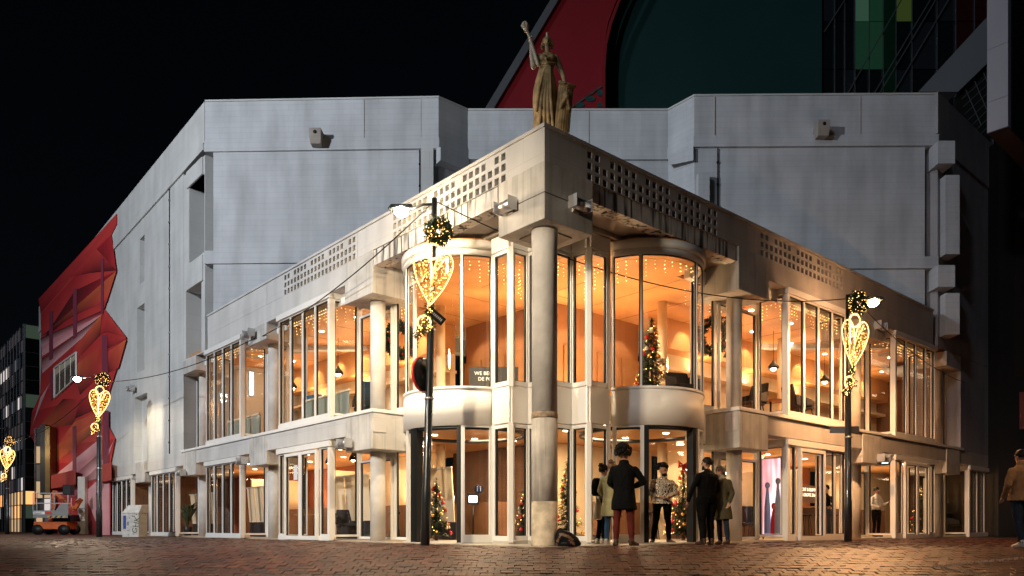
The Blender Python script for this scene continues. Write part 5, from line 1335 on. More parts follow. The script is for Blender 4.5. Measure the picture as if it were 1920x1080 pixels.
def wreath(label, loc, r, seed, rz=0):
    t = thing('door_wreath', label, 'wreath', loc, rz, 'fir wreaths hung inside the upper windows')
    w_ = ring((0, 0, 0), r, 26); lf = MB(); garland(lf, w_, r*.36, 2200, seed, .10); lf.build('fir_ring', M_leafr, t, recalc=False)
    rnd = random.Random(seed)
    for k in range(14):
        a = 2*pi*k/14+rnd.uniform(-.2, .2); inst('bauble', BALL[rnd.choice(('red', 'red', 'gold'))], t, (r*math.cos(a), -.07, r*math.sin(a)), sc=rnd.uniform(.5, .9))
    b = MB(); b.tube([(0, 0, r*1.2), (0, .02, r*1.2+.9)], .006, 4); b.build('cord', M_dark, t)
    b = MB(); bulbs(b, w_, r*.35, 16, seed, .009); b.build('wreath_bulbs', M_warm, t, recalc=False, kind='stuff')
wreath('fir wreath with red baubles hanging in the window left of the left drum', P3(751, 638, 19.8), .36, 21, R(35))
wreath('fir wreath with red bow colours hanging in the window right of the right drum', P3(1338, 630, 20), .38, 22, R(-35))
def icicles(label, pts, z, seed, dens=8):
    rnd = random.Random(seed); t = thing('icicle_lights', label, 'string lights', (0, 0, 0), 0, 'icicle light strings inside the upper windows')
    wi = MB(); bl = MB(); pts = [Vector(p) for p in pts]
    for i in range(len(pts)-1):
        L = (pts[i+1]-pts[i]).length; n_ = max(2, int(L*dens)); prev = None
        for k in range(n_+1):
            p = pts[i].lerp(pts[i+1], k/n_); p.z = z-.02*(k % 2); 
            if prev is not None: wi.tube([prev, p], .003, 3, cap=False)
            prev = p.copy(); ln = rnd.choice((.06, .12, .2, .38, .5, .3)); m_ = int(ln/.085)+1
            for j in range(m_): bl.octa((p.x+rnd.uniform(-.012, .012), p.y+rnd.uniform(-.012, .012), z-.05-j*.085), rnd.uniform(.006, .0115))
            wi.tube([(p.x, p.y, z), (p.x, p.y, z-ln)], .0025, 3, cap=False)
    wi.build('wire', M_dark, t, recalc=False); bl.build('bulbs', M_warm, t, recalc=False, kind='stuff')
for side, fm, nm in (('L', LF, 'left'), ('R', RF, 'right')):
    w_ = BAYW[side]
    for i, s0 in enumerate(bays[side][:2]):
        icicles('icicle lights in the %s upper bay window of the %s facade' % (('nearer', 'farther')[i], nm), [fm(s0+w_-.1, .22, 0), fm(s0+.2, .22, 0), fm(s0+.2, .85, 0)], 6.28, 31+i+(side == 'R')*10)
    c = DC[side]; a0 = pi*.95; a1 = 2*pi+.05
    icicles('icicle lights curving along the upper window of the %s drum' % nm, [Vector((c.x+1.28*math.cos(a0+(a1-a0)*k/10), c.y+1.28*math.sin(a0+(a1-a0)*k/10), 0)) for k in range(11)], 6.26, 55+(side == 'R'), 6)
    dcu = (c-C0).dot(EU if side == 'L' else EV)
    icicles('icicle lights in the flat upper window beyond the %s drum' % nm, [fm(dcu+1.4, 1.2, 0), fm(cols[side][0]+.5, 1.2, 0)], 6.22, 60+(side == 'R'))
icicles('icicle lights behind the folded upper panes beside the corner column', [W(J_u+.2, 1.35), W(A_u+.25, 1.35), W(A_u+.25, 1.85), W(1.85, 1.85), W(1.85, B_v+.2), W(1.35, B_v+.2), W(1.35, K_v)], 6.2, 71, 7)

# ------------------------------------------------------------ furniture and notices indoors
def armchair(label, loc, rz, m, h=.95):
    t = thing('armchair', label, 'chair', loc, rz, 'chairs inside the foyer')
    b = MB(); b.box(-.3, .3, -.28, .26, .36, .46); b.build('seat', m, t, bevel=.03)
    b = MB(); b.hexa([(-.33, .22, .40), (.33, .22, .40), (.33, .32, .40), (-.33, .32, .40), (-.30, .36, h), (.30, .36, h), (.30, .43, h), (-.30, .43, h)]); b.build('backrest', m, t, bevel=.035)
    for sx in (-1, 1):
        b = MB(); b.hexa([(sx*.30, -.2, .46), (sx*.36, -.2, .46), (sx*.36, .30, .46), (sx*.30, .30, .46), (sx*.30, -.14, .62), (sx*.36, -.14, .62), (sx*.36, .33, .74), (sx*.30, .33, .74)]); b.build('armrest', m, t)
        for sy in (-1, 1): b = MB(); b.cyl((sx*.26, sy*.2, .37), (sx*.3, sy*.25, 0), .02, 8, .014); b.build('leg', M_dark, t)
def fp(fm, px, d, side):
    s = ua(px, d) if side == 'L' else va(px, d); return fm(s, d, 0)
def at(p, z): return (p.x, p.y, z)
armchair('black armchair upstairs in the nearer right bay window', at(fp(RF, 1500, .75, 'R'), 3.29), R(100), M_chair, 1.05)
armchair('black armchair upstairs by the right return pane', at(fp(RF, 1406, 1.3, 'R'), 3.29), R(-60), M_chair, 1.0)
armchair('black armchair upstairs behind the curved glass of the right drum', at(PXY(1285, 18.4), 3.29), R(20), M_chair, .85)
armchair('blue armchair upstairs beside the first column of the left facade', at(fp(LF, 686, 1.5, 'L'), 3.29), R(200), M_chairb, 1.1)
armchair('teal armchair upstairs in the nearer left bay window', at(fp(LF, 607, 1.2, 'L'), 3.29), R(150), M_chairb, .95)
armchair('dark armchair downstairs in the return pane of the nearer left bay', at(fp(LF, 653, 1.5, 'L'), .03), R(20), M_chair, .85)
armchair('dark armchair downstairs in the far right bay', at(fp(RF, 1797, 1.5, 'R'), .03), R(40), M_chair, .9)
armchair('dark armchair downstairs beside the first column of the right facade', at(fp(RF, 1405, 1.9, 'R'), .03), R(10), M_chair, .95)
def table(label, loc, h=.75, r=.4):
    t = thing('cafe_table', label, 'table', loc, 0, 'round foyer tables')
    b = MB(); b.lathe((0, 0, 0), [(r, h-.03), (r, h)], 24, smooth=False); b.build('table_top', M_table, t)
    b = MB(); b.cyl((0, 0, .02), (0, 0, h-.03), .03, 10); b.build('stem', M_dark, t)
    b = MB(); b.lathe((0, 0, 0), [(r*.6, 0), (r*.55, .02)], 20); b.build('foot', M_dark, t)
table('round table upstairs by the right return pane', at(fp(RF, 1445, 1.7, 'R'), 3.29)); table('round table upstairs in the nearer left bay window', at(fp(LF, 585, 1.3, 'L'), 3.29))
table('high round table downstairs behind the open glazed door', at(fp(RF, 1530, 2.0, 'R'), .03), 1.0)
table('round table downstairs behind the left double door', at(fp(LF, 575, 1.8, 'L'), .03))
# cream and green panels as pane reflections in left bays, stools and pendant lamps
def reflection_slats(label, fm, s0, s1, d, z0, z1):  # slanted cream panels added in place of cream reflections in the panes
    o = fm((s0+s1)/2, d, 0); t = thing('cream_reflection', label, 'reflection', (o.x, o.y, .03), 0, 'cream reflections built as panels in the left ground floor windows')
    k = max(1, int((s1-s0)/.55)); O = Vector((o.x, o.y, .03))
    for i in range(k):
        a, c = s0+(s1-s0)*i/k, s0+(s1-s0)*(i+1)/k-.02; b = MB(); b.hexa([fm(a, d, z0)-O, fm(c, d+.03, z0)-O, fm(c, d+.06, z0)-O, fm(a, d+.03, z0)-O, fm(a, d-.1, z1)-O, fm(c, d-.07, z1)-O, fm(c, d-.04, z1)-O, fm(a, d-.07, z1)-O]); b.build('panel', M_cream, t)
    b = MB(); b.hexa([fm(s0, d+.05, .03)-O, fm(s1, d+.05, .03)-O, fm(s1, d+.35, .03)-O, fm(s0, d+.35, .03)-O]+[fm(q, e, z0-.01)-O for q, e in ((s0, d+.05), (s1, d+.05), (s1, d+.35), (s0, d+.35))]); b.build('plinth', M_chair, t)
    b = MB(); b.bar(fm(s0, d-.09, z1+.02)-O, fm(s1, d-.09, z1+.02)-O, .05, .04); b.build('top_rail', M_frame, t)
reflection_slats('cream reflection built as panels behind the left double door bay', LF, 8.9, 11.0, 1.7, .55, 1.85)
reflection_slats('cream reflection built as panels inside the second left bay from the drum', LF, 14.4, 17.0, 1.5, .55, 1.75)
reflection_slats('cream reflection built as panels behind the lights left of the left drum', LF, 5.9, 6.9, 2.4, .5, 1.9)
reflection_slats('cream reflection built as panels inside the third left bay from the drum', LF, 20.5, 23.2, 1.6, .5, 1.7)
for i, (s0, s1) in enumerate(((8.4, 11.1), (14.2, 17.0))):  # green panels added where the panes carry a greenish reflection
    o = LF((s0+s1)/2, .75, 3.25); t = thing('green_reflection', 'pale green panel standing in for a reflection upstairs in the %s left bay' % ('nearer', 'farther')[i], 'green_reflection', o, 0, 'green reflection panels in the left upper bays')
    for k in range(3): a, c = s0+(s1-s0)*k/3+.02, s0+(s1-s0)*(k+1)/3-.02; b = MB(); b.hexa([LF(a, .74, 3.26)-o, LF(c, .74, 3.26)-o, LF(c, .76, 3.26)-o, LF(a, .76, 3.26)-o, LF(a, .74, 4.05)-o, LF(c, .74, 4.05)-o, LF(c, .76, 4.05)-o, LF(a, .76, 4.05)-o]); b.build('panel', mat('pale_green_panel', (.24, .27, .22), .2, var=.05), t)
    b = MB(); b.bar(LF(s0, .75, 4.09)-o, LF(s1, .75, 4.09)-o, .06, .05); b.build('top_bar', M_cream, t)
ORD = ('first', 'second', 'third', 'fourth', 'fifth', 'sixth', 'seventh', 'eighth')
def stool(label, loc):
    t = thing('bar_stool', label, 'stool', loc, 0, 'dark bar stools along the foyer counters')
    b = MB(); b.lathe((0, 0, 0), [(.16, .72), (.18, .75), (.17, .79), (.01, .8)], 14); b.build('seat', M_chair, t)
    for k in range(4): a = pi/4+pi/2*k; b = MB(); b.cyl((.1*math.cos(a), .1*math.sin(a), .73), (.2*math.cos(a), .2*math.sin(a), 0), .014, 6); b.build('leg', M_dark, t)
for k, s in enumerate((7.2, 8.1, 9.6, 10.6, 12.3, 15.7, 16.6, 17.6)): p = RF(s, 3.2, .03); stool('dark bar stool at the right wing counter, %s from the entrance' % ORD[k], p)
for k, s in enumerate((9.0, 10.0, 15.0, 16.2)): p = LF(s, 3.2, .03); stool('dark bar stool at the left wing counter, %s from the entrance' % ORD[k], p)
def pendant(label, p, L, r=.16):
    t = thing('pendant_lamp', label, 'pendant lamp', p, 0, 'black pendant lamps in the foyer')
    b = MB(); b.lathe((0, 0, -L), [(r, 0), (r*.9, .08), (r*.35, .2), (.03, .26)], 16); b.build('shade', M_dark, t); b = MB(); b.ball((0, 0, -L+.02), r*.55, 10); b.build('bulb', M_down, t); b = MB(); b.cyl((0, 0, -L+.25), (0, 0, 0), .008, 5); b.build('cord', M_dark, t)
for k, s in enumerate((9.4, 11.4)): pendant('black pendant lamp over the right ground floor counter, %s from the entrance' % ORD[k], RF(s, 3.6, 2.69), .6)
for k, s in enumerate((9.0, 10.4)): pendant('black pendant lamp in the left double door bay, %s from the drum' % ORD[k], LF(s, 1.2, 2.69), .45, .12)
for k, s in enumerate((10.3, 12.8, 16.2)): pendant('black pendant lamp upstairs in the right wing, %s from the drum' % ORD[k], RF(s, 2.8, 6.63), 1.2, .18)
for k, s in enumerate((10.3, 12.8, 16.2)): pendant('black pendant lamp upstairs in the left wing, %s from the drum' % ORD[k], LF(s, 2.8, 6.63), 1.2, .18)
# dark notice board with lettering upstairs in the left drum
pb = P3(893, 688, 20.6); d = EV
t = thing('notice_board', 'dark board upstairs in the left drum lettered with large cream capitals', 'sign', (0, 0, 0))
b = MB(); q = P3(888, 690, 20.6); b.hexa([q+Vector((-.12, 0, -1.3)), q+Vector((1.2, .02, -1.3)), q+Vector((1.2, .08, -1.3)), q+Vector((-.12, .06, -1.3)), q+Vector((-.12, 0, .03)), q+Vector((1.2, .02, .03)), q+Vector((1.2, .08, .03)), q+Vector((-.12, .06, .03))]); b.build('board', M_black, t)
M_let = emis('lit_lettering', (1, .78, .5), 1.6)
text_mesh('WE BEHO', .135, M_let, t, facing(q+Vector((.02, -.02, -.19)), (1, .015, 0))); text_mesh('DE FO', .135, M_let, t, facing(q+Vector((.12, -.02, -.34)), (1, .015, 0)))
def wall_text(label, px, py, side, dd, lines, size, m, boardm=None, bw=0, bh=0):
    fm = LF if side == 'L' else RF; s = ua(px, dd) if side == 'L' else va(px, dd); p = fm(s, dd, 0); z = zat(py, p.y)
    xd = -EU if side == 'L' else EV
    t = thing('wall_lettering', label, 'sign', (p.x, p.y, z)); 
    if boardm:
        b = MB(); o = Vector((0, 0, 0)); nrm = (EV if side == 'L' else EU); a = o-xd*.1+nrm*.02; c = a+xd*bw
        b.hexa([a+Vector((0, 0, -bh)), c+Vector((0, 0, -bh)), c+nrm*.04+Vector((0, 0, -bh)), a+nrm*.04+Vector((0, 0, -bh)), a+Vector((0, 0, .2)), c+Vector((0, 0, .2)), c+nrm*.04+Vector((0, 0, .2)), a+nrm*.04+Vector((0, 0, .2))]); b.build('board', boardm, t)
    for i, tx in enumerate(lines): text_mesh(tx, size, m, t, facing(Vector((0, 0, -i*size*1.15)), xd))
    return t
wall_text('pale lettering on the wall seen through the nearer left bay downstairs', 626, 928, 'L', 3.3, ['HIER LICHT & B'], .2, M_let, M_brown, 2.2, .35)
wall_text('pale two line lettering on the dark wall behind the open glazed door', 1500, 920, 'R', 3.2, ['LICHT & RUIMTE', 'DE GROTE ZAAL'], .16, M_let, M_brown, 2.2, .4)
# lit poster screens
def screen(label, px0, px1, py0, py1, side, dd, m, framem=M_dark, figure=False, ret=None):
    fm = LF if side == 'L' else RF
    if ret is None:
        f = (lambda x: ua(x, dd)) if side == 'L' else (lambda x: va(x, dd)); P0, P1 = fm(f(px0), dd, 0), fm(f(px1), dd, 0)
    else:
        f = (lambda x: va(x, ret)) if side == 'L' else (lambda x: ua(x, ret)); P0, P1 = fm(ret, f(px0), 0), fm(ret, f(px1), 0)
    z0, z1 = zat(py1, P0.y), zat(py0, P0.y); t = thing('lit_poster', label, 'poster', P0)
    d = P1-P0; nrm = Vector((d.y, -d.x, 0)).normalized(); u3 = Vector((0, 0, 1))
    if nrm.y > 0: nrm = -nrm
    b = MB(); b.hexa([u3*z0, d+u3*z0, d-nrm*.05+u3*z0, -nrm*.05+u3*z0, u3*z1, d+u3*z1, d-nrm*.05+u3*z1, -nrm*.05+u3*z1]); b.build('panel', m, t)
    b = MB(); e = nrm*.012
    b.bar(e+u3*z0, e+d+u3*z0, .05, .05); b.bar(e+u3*z1, e+d+u3*z1, .05, .05); b.bar(e+u3*z0, e+u3*z1, .05, .05); b.bar(e+d+u3*z0, e+d+u3*z1, .05, .05); b.build('frame', framem, t)
    return t, d, nrm, z0, z1
mp = bpy.data.materials.new('pink_poster_print'); mp.use_nodes = True; n = mp.node_tree.nodes; l = mp.node_tree.links; B_ = n['Principled BSDF']
tc = n.new('ShaderNodeTexCoord'); mpg = n.new('ShaderNodeMapping'); mpg.inputs['Scale'].default_value = (3.2, 3.2, .5); l.new(tc.outputs['Object'], mpg.inputs[0]); no = n.new('ShaderNodeTexNoise'); no.inputs['Scale'].default_value = 1.1; l.new(mpg.outputs[0], no.inputs[0])
cr_ = n.new('ShaderNodeValToRGB'); E_ = cr_.color_ramp.elements; E_[0].position = .33; E_[0].color = (.75, .14, .08, 1); E_[1].position = .62; E_[1].color = (.95, .85, .95, 1); e2 = E_.new(.48); e2.color = (.85, .38, .42, 1)
l.new(no.outputs[0], cr_.inputs[0]); l.new(cr_.outputs[0], B_.inputs['Base Color']); l.new(cr_.outputs[0], B_.inputs['Emission Color']); B_.inputs['Emission Strength'].default_value = .7
t, d, nrm, z0, z1 = screen('glowing pink and white poster in the return pane of the nearer right bay downstairs', 1428, 1466, 860, 1003, 'R', 0, mp, M_frame, ret=bays['R'][0]+.14)
for k, (x, h, m) in enumerate(((.30, 1.25, mat('poster_blue', (.25, .35, .75), .6, var=0)), (.62, .7, M_red), (.82, 1.35, mat('poster_slate', (.2, .22, .3), .6, var=0)))):
    b = MB(); c = d*x+nrm*(.006+.003*k); w_ = d.normalized()*.10
    b.add([c-w_+Vector((0, 0, z0+.03)), c+w_+Vector((0, 0, z0+.03)), c+w_*.8+Vector((0, 0, z0+h*.6)), c+w_*.3+Vector((0, 0, z0+h)), c-w_*.3+Vector((0, 0, z0+h)), c-w_*.9+Vector((0, 0, z0+h*.6))], [(0, 1, 2, 3, 4, 5)])
    b.add([c+nrm*.001+d.normalized()*(.075*math.cos(2*pi*q/12))+Vector((0, 0, z0+h+.06+.09*math.sin(2*pi*q/12))) for q in range(12)], [tuple(range(12))]); b.build('printed_figure', m, t, recalc=False)
screen('white lit rectangular sign upstairs in the return pane of the farther left bay', 466, 476, 696, 742, 'L', 0, emis('white_sign', (1, .95, .95), 5), M_frame, ret=bays['L'][1]+.2)
screen('pale blue lit screen downstairs in the far right bay', 1625+16, 1668, 852, 872, 'R', 0, emis('blue_screen', (.55, .85, .85), 1.6), M_dark, ret=bays['R'][1]+.25)
t = thing('paper_notice', 'white paper notice stuck inside the left double door', 'notice', UZ(554, 900, .06)); b = MB(); x = -EU*.12; b.hexa([-x-EV*.0, x, x+EV*.004, -x+EV*.004]+[q+Vector((0, 0, .42)) for q in (-x, x, x+EV*.004, -x+EV*.004)]); b.build('sheet', M_white, t)
# ticket screens and stools in the left drum
for px_, lab in ((844, 'small lit ticket screen seen through the left drum doorway'), (887, 'small lit ticket screen seen through the curved glass of the left drum')):
    t = thing('ticket_screen', lab, 'screen', P3(px_, 938, 21), 0, 'lit ticket screens downstairs')
    b = MB(); b.box(-.16, .16, -.03, .03, -.12, .2); b.build('housing', M_dark, t); b = MB(); b.box(-.11, .11, -.036, -.031, -.06, .12); b.build('screen', emis('screen_white', (.8, .9, 1), 5), t)
    b = MB(); b.cyl((0, 0, -.9), (0, 0, -.12), .025, 8); b.lathe((0, 0, -zat(938, 21)+.03), [(.18, 0), (.18, .02)], 16); b.cyl((0, 0, -zat(938, 21)+.05), (0, 0, -.85), .02, 8); b.build('stand', M_dark, t)
t = thing('round_sticker', 'round blue pictogram sticker on the curved glass of the left drum', 'sticker', P3(898, 917, 16.85)); b = MB(); b.tube([(0, -.0, 0), (0, .006, 0)], [.10, .10], 20); b.build('disc', mat('blue_sticker', (.01, .03, .12), .4, var=0), t)
b = MB()
for sx in (-.035, .035): b.box(sx-.008, sx+.008, -.006, -.002, -.05, .03); b.ball((sx, -.004, .05), .014, 8, .2)
b.build('pictogram', M_white, t)
# plants indoors
def plant(label, loc, h, seed):
    rnd = random.Random(seed); t = thing('potted_plant', label, 'plant', loc)
    b = MB(); b.lathe((0, 0, 0), [(.13, 0), (.18, .35), (.16, .36)], 14); b.build('pot', M_dark, t); b = MB()
    for k in range(26):
        a = rnd.random()*2*pi; L = rnd.uniform(.3, .6)*h; d = Vector((math.cos(a), math.sin(a), 0)); s = d.cross(Vector((0, 0, 1)))*.035; pts = [Vector((0, 0, .35+h*.3*rnd.random()))]
        for j in range(1, 5): pts.append(pts[0]+d*L*j/4+Vector((0, 0, h*.55*math.sin(j/4*2.2))))
        vs = []; 
        for j, p in enumerate(pts): ww = s*(1, 1.6, 1.5, 1, .15)[j]; vs += [p-ww, p+ww]
        b.add(vs, [(2*j, 2*j+1, 2*j+3, 2*j+2) for j in range(4)])
    b.build('leaves', M_leaf, t, recalc=False)
p = fp(LF, 352, 1.1, 'L'); plant('dark leafy plant indoors in the farther left ground floor bay', at(p, .03), 1.2, 5)

# ------------------------------------------------------------ banner, mural end, offices on the far left
t = thing('banner', 'framed pale banner of printed rows on the red mural', 'banner', UZ(104, 745, -.12)); o = UZ(104, 745, -.12)
P = [UZ(103, 746, -.12)-o, UZ(144, 708, -.12)-o, UZ(144, 661, -.12)-o, UZ(103, 690, -.12)-o]; off = EV*.06
b = MB(); b.hexa([P[0], P[1], P[1]+off, P[0]+off, P[3], P[2], P[2]+off, P[3]+off]); b.build('panel', mat('banner_cloth', (.50, .42, .32), .8), t)
b = MB()
for a, c in ((0, 1), (1, 2), (2, 3), (3, 0)): b.bar(P[a]-off*.3, P[c]-off*.3, .09, .09)
for k in (.25, .5, .75): b.bar(P[0].lerp(P[1], k)-off*.2, P[3].lerp(P[2], k)-off*.2, .04, .04)
b.build('frame', mat('banner_frame', (.6, .58, .52), .5), t)
b = MB(); rnd = random.Random(4)
for r_ in range(7):
    z = .06+r_*.1; x = .05
    while x < .93:
        w_ = rnd.uniform(.02, .06); A_ = P[0].lerp(P[3], z); B2 = P[1].lerp(P[2], z); q = A_.lerp(B2, x)-off*.08; q2 = A_.lerp(B2, min(.95, x+w_))-off*.08; b.bar(q, q2, .01, .28); x += w_+.015
b.build('printed_rows', mat('banner_print', (.10, .07, .05), .8), t, kind='stuff')

gl_mats = [mat('office_glass_%d' % i, c, .12, var=.15, spec=.8) for i, c in enumerate(((.006, .008, .010), (.02, .025, .03), (.07, .08, .09), (.16, .16, .175)))]
gl_glow = [emis('office_lit_pale', (.85, .75, .72), .5), emis('office_lit_warm', (1, .66, .36), .35), emis('office_shop_orange', (1, .42, .14), .9), emis('office_dim_green', (.35, .5, .35), .06), emis('office_fill_grey', (.55, .58, .66), .09), emis('office_fill_dusk', (.5, .42, .45), .05)]  # grey and dusk panes get an added glow to brighten the block
t = thing('glass_office', 'dark gridded glass office block at the far left edge', 'building', PXY(44, 52)); E0 = Vector(t.location)
def grid_wall(t, o, dx, cols_, rows_, cw, rh, pick, z0=0.0, inset=.05, back=None):
    nrm = Vector((dx.y, -dx.x, 0))
    if nrm.y > 0: nrm = -nrm
    meshes = {}
    for r_ in range(rows_):
        for c_ in range(cols_):
            m = pick(r_, c_)
            if m.name not in meshes:
                q = MB(); a = dx*.03; b_ = dx*(cw-.03); q.hexa([a, b_, b_-nrm*.02, a-nrm*.02]+[k+Vector((0, 0, rh-.05)) for k in (a, b_, b_-nrm*.02, a-nrm*.02)]); meshes[m.name] = q.mesh('window_pane', m)
            inst('window_pane', meshes[m.name], t, o+dx*cw*c_+Vector((0, 0, z0+rh*r_+.025))-nrm*inset)
    fr = MB(); fr.bar(Vector((0, 0, z0)), Vector((0, 0, z0+rows_*rh)), .06, .06); fm_ = fr.mesh('mullion', mat('office_mullion', (.07, .07, .075), .4, metal=.3))
    for c_ in range(cols_+1): inst('mullion', fm_, t, o+dx*cw*c_)
    tr = MB(); tr.bar(nrm*.001, dx*cw*cols_+nrm*.001, .05, .05); tm_ = tr.mesh('transom', MATS['office_mullion'])
    for r_ in range(rows_+1): inst('transom', tm_, t, o+Vector((0, 0, z0+rh*r_)))
    bk = MB(); bk.hexa([o-nrm*.3, o+dx*cw*cols_-nrm*.3, o+dx*cw*cols_-nrm*2, o-nrm*2]+[k+Vector((0, 0, z0+rows_*rh)) for k in (o-nrm*.3, o+dx*cw*cols_-nrm*.3, o+dx*cw*cols_-nrm*2, o-nrm*2)]); bk.build('core', M_black, t)
rnd = random.Random(17)
def pk(r_, c_):
    if r_ < 1: return rnd.choice([gl_mats[1], gl_glow[1], gl_mats[0]])
    if r_ in (1, 2): return rnd.choice([gl_glow[2], gl_glow[1], gl_mats[1], gl_glow[0]])
    if r_ == 4: return rnd.choice([gl_glow[0], gl_mats[3], gl_mats[2]])
    return rnd.choice([gl_mats[0], gl_glow[5], gl_mats[1], gl_mats[2], gl_glow[5]] if r_ % 3 else [gl_mats[3], gl_glow[4], gl_glow[0], gl_glow[4], gl_glow[5], gl_mats[1]])
grid_wall(t, Vector((0, 0, 0)), EU, 9, 15, 1.25, .94, pk)
grid_wall(t, Vector((.1, 0, 0)), EV, 4, 15, 1.2, .94, lambda r_, c_: rnd.choice([gl_mats[0], gl_mats[0], gl_mats[1], gl_glow[3], gl_glow[2] if r_ < 3 else gl_mats[0]]))
t = thing('glass_vestibule', 'tall glass vestibule with dark gold panel at the foot of the mural', 'building', PXY(66, 44))
grid_wall(t, Vector((0, 0, 0)), Vector((1, -.12, 0)).normalized(), 2, 6, .5, 1.0, lambda r_, c_: rnd.choice([gl_mats[2], gl_mats[3], gl_glow[1], gl_glow[0]]))
b = MB(); b.box(.78, 1.05, -.35, .3, 2.2, 6.1); b.build('gold_panel', mat('dark_gold_panel', (.22, .14, .05), .35, metal=.5), t); b = MB(); b.box(.46, .775, -.3, .25, 2.2, 6.2); b.build('dark_panel', M_black, t)

# ------------------------------------------------------------ boom lift and cable cabinet
LO = mat('lift_orange', (.55, .11, .015), .45, var=.2); LG = mat('lift_grey', (.22, .22, .22), .5, var=.1)
t = thing('boom_lift', 'orange boom lift with grey work basket parked before the mural', 'boom lift', PXY(112, 37.5), R(4))
b = MB(); b.box(-.95, .6, -.55, .55, .25, .62); b.build('chassis', LO, t, bevel=.04)
b = MB(); b.hexa([(-.1, -.5, .63), (.75, -.5, .63), (.75, .5, .63), (-.1, .5, .63), (.0, -.45, 1.0), (.7, -.45, .95), (.7, .45, .95), (.0, .45, 1.0)]); b.build('counterweight', M_dark, t)
for sx in (-.75, .45):
    for sy in (-.5, .5): b = MB(); b.tube([(sx, sy-.1, .24), (sx, sy+.1, .24)], [.25, .25], 16); b.build('wheel', M_black, t)
for x0, z0, x1, z1 in ((-.5, .6, -.3, 2.15), (-.3, 2.1, .65, 1.2), (.6, 1.2, .95, 1.75)):
    b = MB(); b.bar((x0, .15, z0), (x1, .15, z1), .16, .18); b.build('boom_arm', LO, t, bevel=.02)
for k in range(3): b = MB(); b.bar((-.45+.28*k, .0, .62), (-.2+.28*k, .0, 1.5), .06, .10); b.build('strut', LO, t)
b = MB(); b.box(-.75, .85, -.95, -.60, .92, 1.02); b.build('basket_floor', LG, t); b = MB(); b.box(-.75, .85, -.965, -.955, .80, 1.16); b.build('toe_board', LG, t)
rl = MB()
for z in (1.5, 1.98):
    for y in (-.94, -.61): rl.bar((-.75, y, z), (.85, y, z), .03, .03)
for x in (-.75, .05, .85):
    for y in (-.94, -.61): rl.bar((x, y, 1.02), (x, y, 1.98), .03, .03)
rl.build('basket_rail', M_steel, t)
b = MB(); b.box(.6, 1.0, -.98, -.6, 1.9, 2.38); b.build('control_box', M_dark, t, bevel=.04)
b = MB(); b.hexa([(.3, -.975, 1.16), (.85, -.975, 1.16), (.85, -.965, 1.16), (.3, -.965, 1.16), (.55, -.975, 1.5), (.85, -.975, 1.45), (.85, -.965, 1.45), (.55, -.965, 1.5)]); b.build('side_plate', LG, t)
hz = mat('hazard_yellow', (.6, .40, .02), .5, var=.1)
for k in range(7): b = MB(); x = -.1+.12*k; b.hexa([(x, -.974, .81), (x+.06, -.974, .81), (x+.06, -.967, .81), (x, -.967, .81), (x+.05, -.974, .90), (x+.11, -.974, .90), (x+.11, -.967, .90), (x+.05, -.967, .90)]); b.build('hazard_stripe', hz if k % 2 == 0 else M_black, t)
b = MB(); b.box(-.72, -.2, -.976, -.967, .97, 1.1); b.build('name_plate', M_white, t); text_mesh('Skyjack', .12, M_black, t, facing((-.69, -.979, .995), (1, 0, 0))); b = MB(); b.box(-.18, .12, -.976, -.967, .97, 1.1); b.build('name_plate', mat('lift_red', (.5, .05, .02), .5, var=0), t)

CW = mat('cabinet_white', (.52, .50, .46), .6, var=.25, scale=9)
t = thing('cable_cabinet', 'white street cabinet with sloping lid and graffiti by the left facade', 'utility cabinet', PXY(253, 28), R(-10))
b = MB(); b.box(-.33, .33, -.25, .25, 0, .86); b.build('body', CW, t, bevel=.015)
b = MB(); b.hexa([(-.35, -.27, .87), (.35, -.27, .87), (.35, .27, .87), (-.35, .27, .87), (-.2, -.1, 1.16), (.35, -.1, 1.16), (.35, .27, 1.18), (-.2, .27, 1.18)]); b.build('lid', CW, t, bevel=.012)
GR = mat('graffiti_black', (.01, .012, .008), .5, var=0); GG = mat('graffiti_green', (.06, .075, .01), .5, var=0)
mw = Matrix.Translation((.25, -.256, .12)) @ Matrix.Rotation(R(90), 4, 'X') @ Matrix.Rotation(R(78), 4, 'Z')
text_mesh('GHK', .29, GG, t, mw, 'graffiti_tag', .003)
b = MB(); b.box(-.29, -.17, -.255, -.252, .3, .78); b.build('sticker', mat('sticker_blue', (.03, .06, .25), .5, var=.5, scale=40), t); b = MB(); b.box(-.14, -.05, -.255, -.252, .42, .56); b.build('sticker', LG, t)
rnd = random.Random(3); b = MB()
for k in range(16): x, z = rnd.uniform(-.28, .3), rnd.uniform(.05, .83); b.box(x, x+rnd.uniform(.01, .06), -.2545, -.252, z, z+rnd.uniform(.008, .03))
b.build('scribbles', GR, t, kind='stuff')

# ------------------------------------------------------------ tower behind
M_tred = mat('tower_red', (.36, .012, .022), .6, var=.12, scale=.15); M_tteal = mat('tower_teal', (.008, .050, .050), .55, var=.15, scale=.1); M_tgrey = mat('tower_grey', (.16, .17, .185), .6, var=.1, scale=.3); M_tglass = mat('tower_glass', (.006, .010, .011), .1, var=.1, spec=.8)
t = thing('office_tower', 'huge tower behind the theatre with red wall, teal wall and glazed right part', 'building', (0, 0, 0))
def pix_prism(pts, Y, depth, name, m):
    P = [P3(x, y, Y) for x, y in pts]; q = MB(); k = len(P)
    q.add(P+[p+Vector((0, depth, 0)) for p in P], [tuple(range(k)), tuple(range(k, 2*k))[::-1]]+[(i, (i+1) % k, k+(i+1) % k, k+i) for i in range(k)]); return q.build(name, m, t)
pix_prism([(918, 470), (918, 208), (1048, -6), (1145, -165), (1238, -165), (1176, -45), (1152, 10), (1140, 42), (1133, 80), (1130, 120), (1131, 470)], 60, 5, 'red_wall', M_tred)
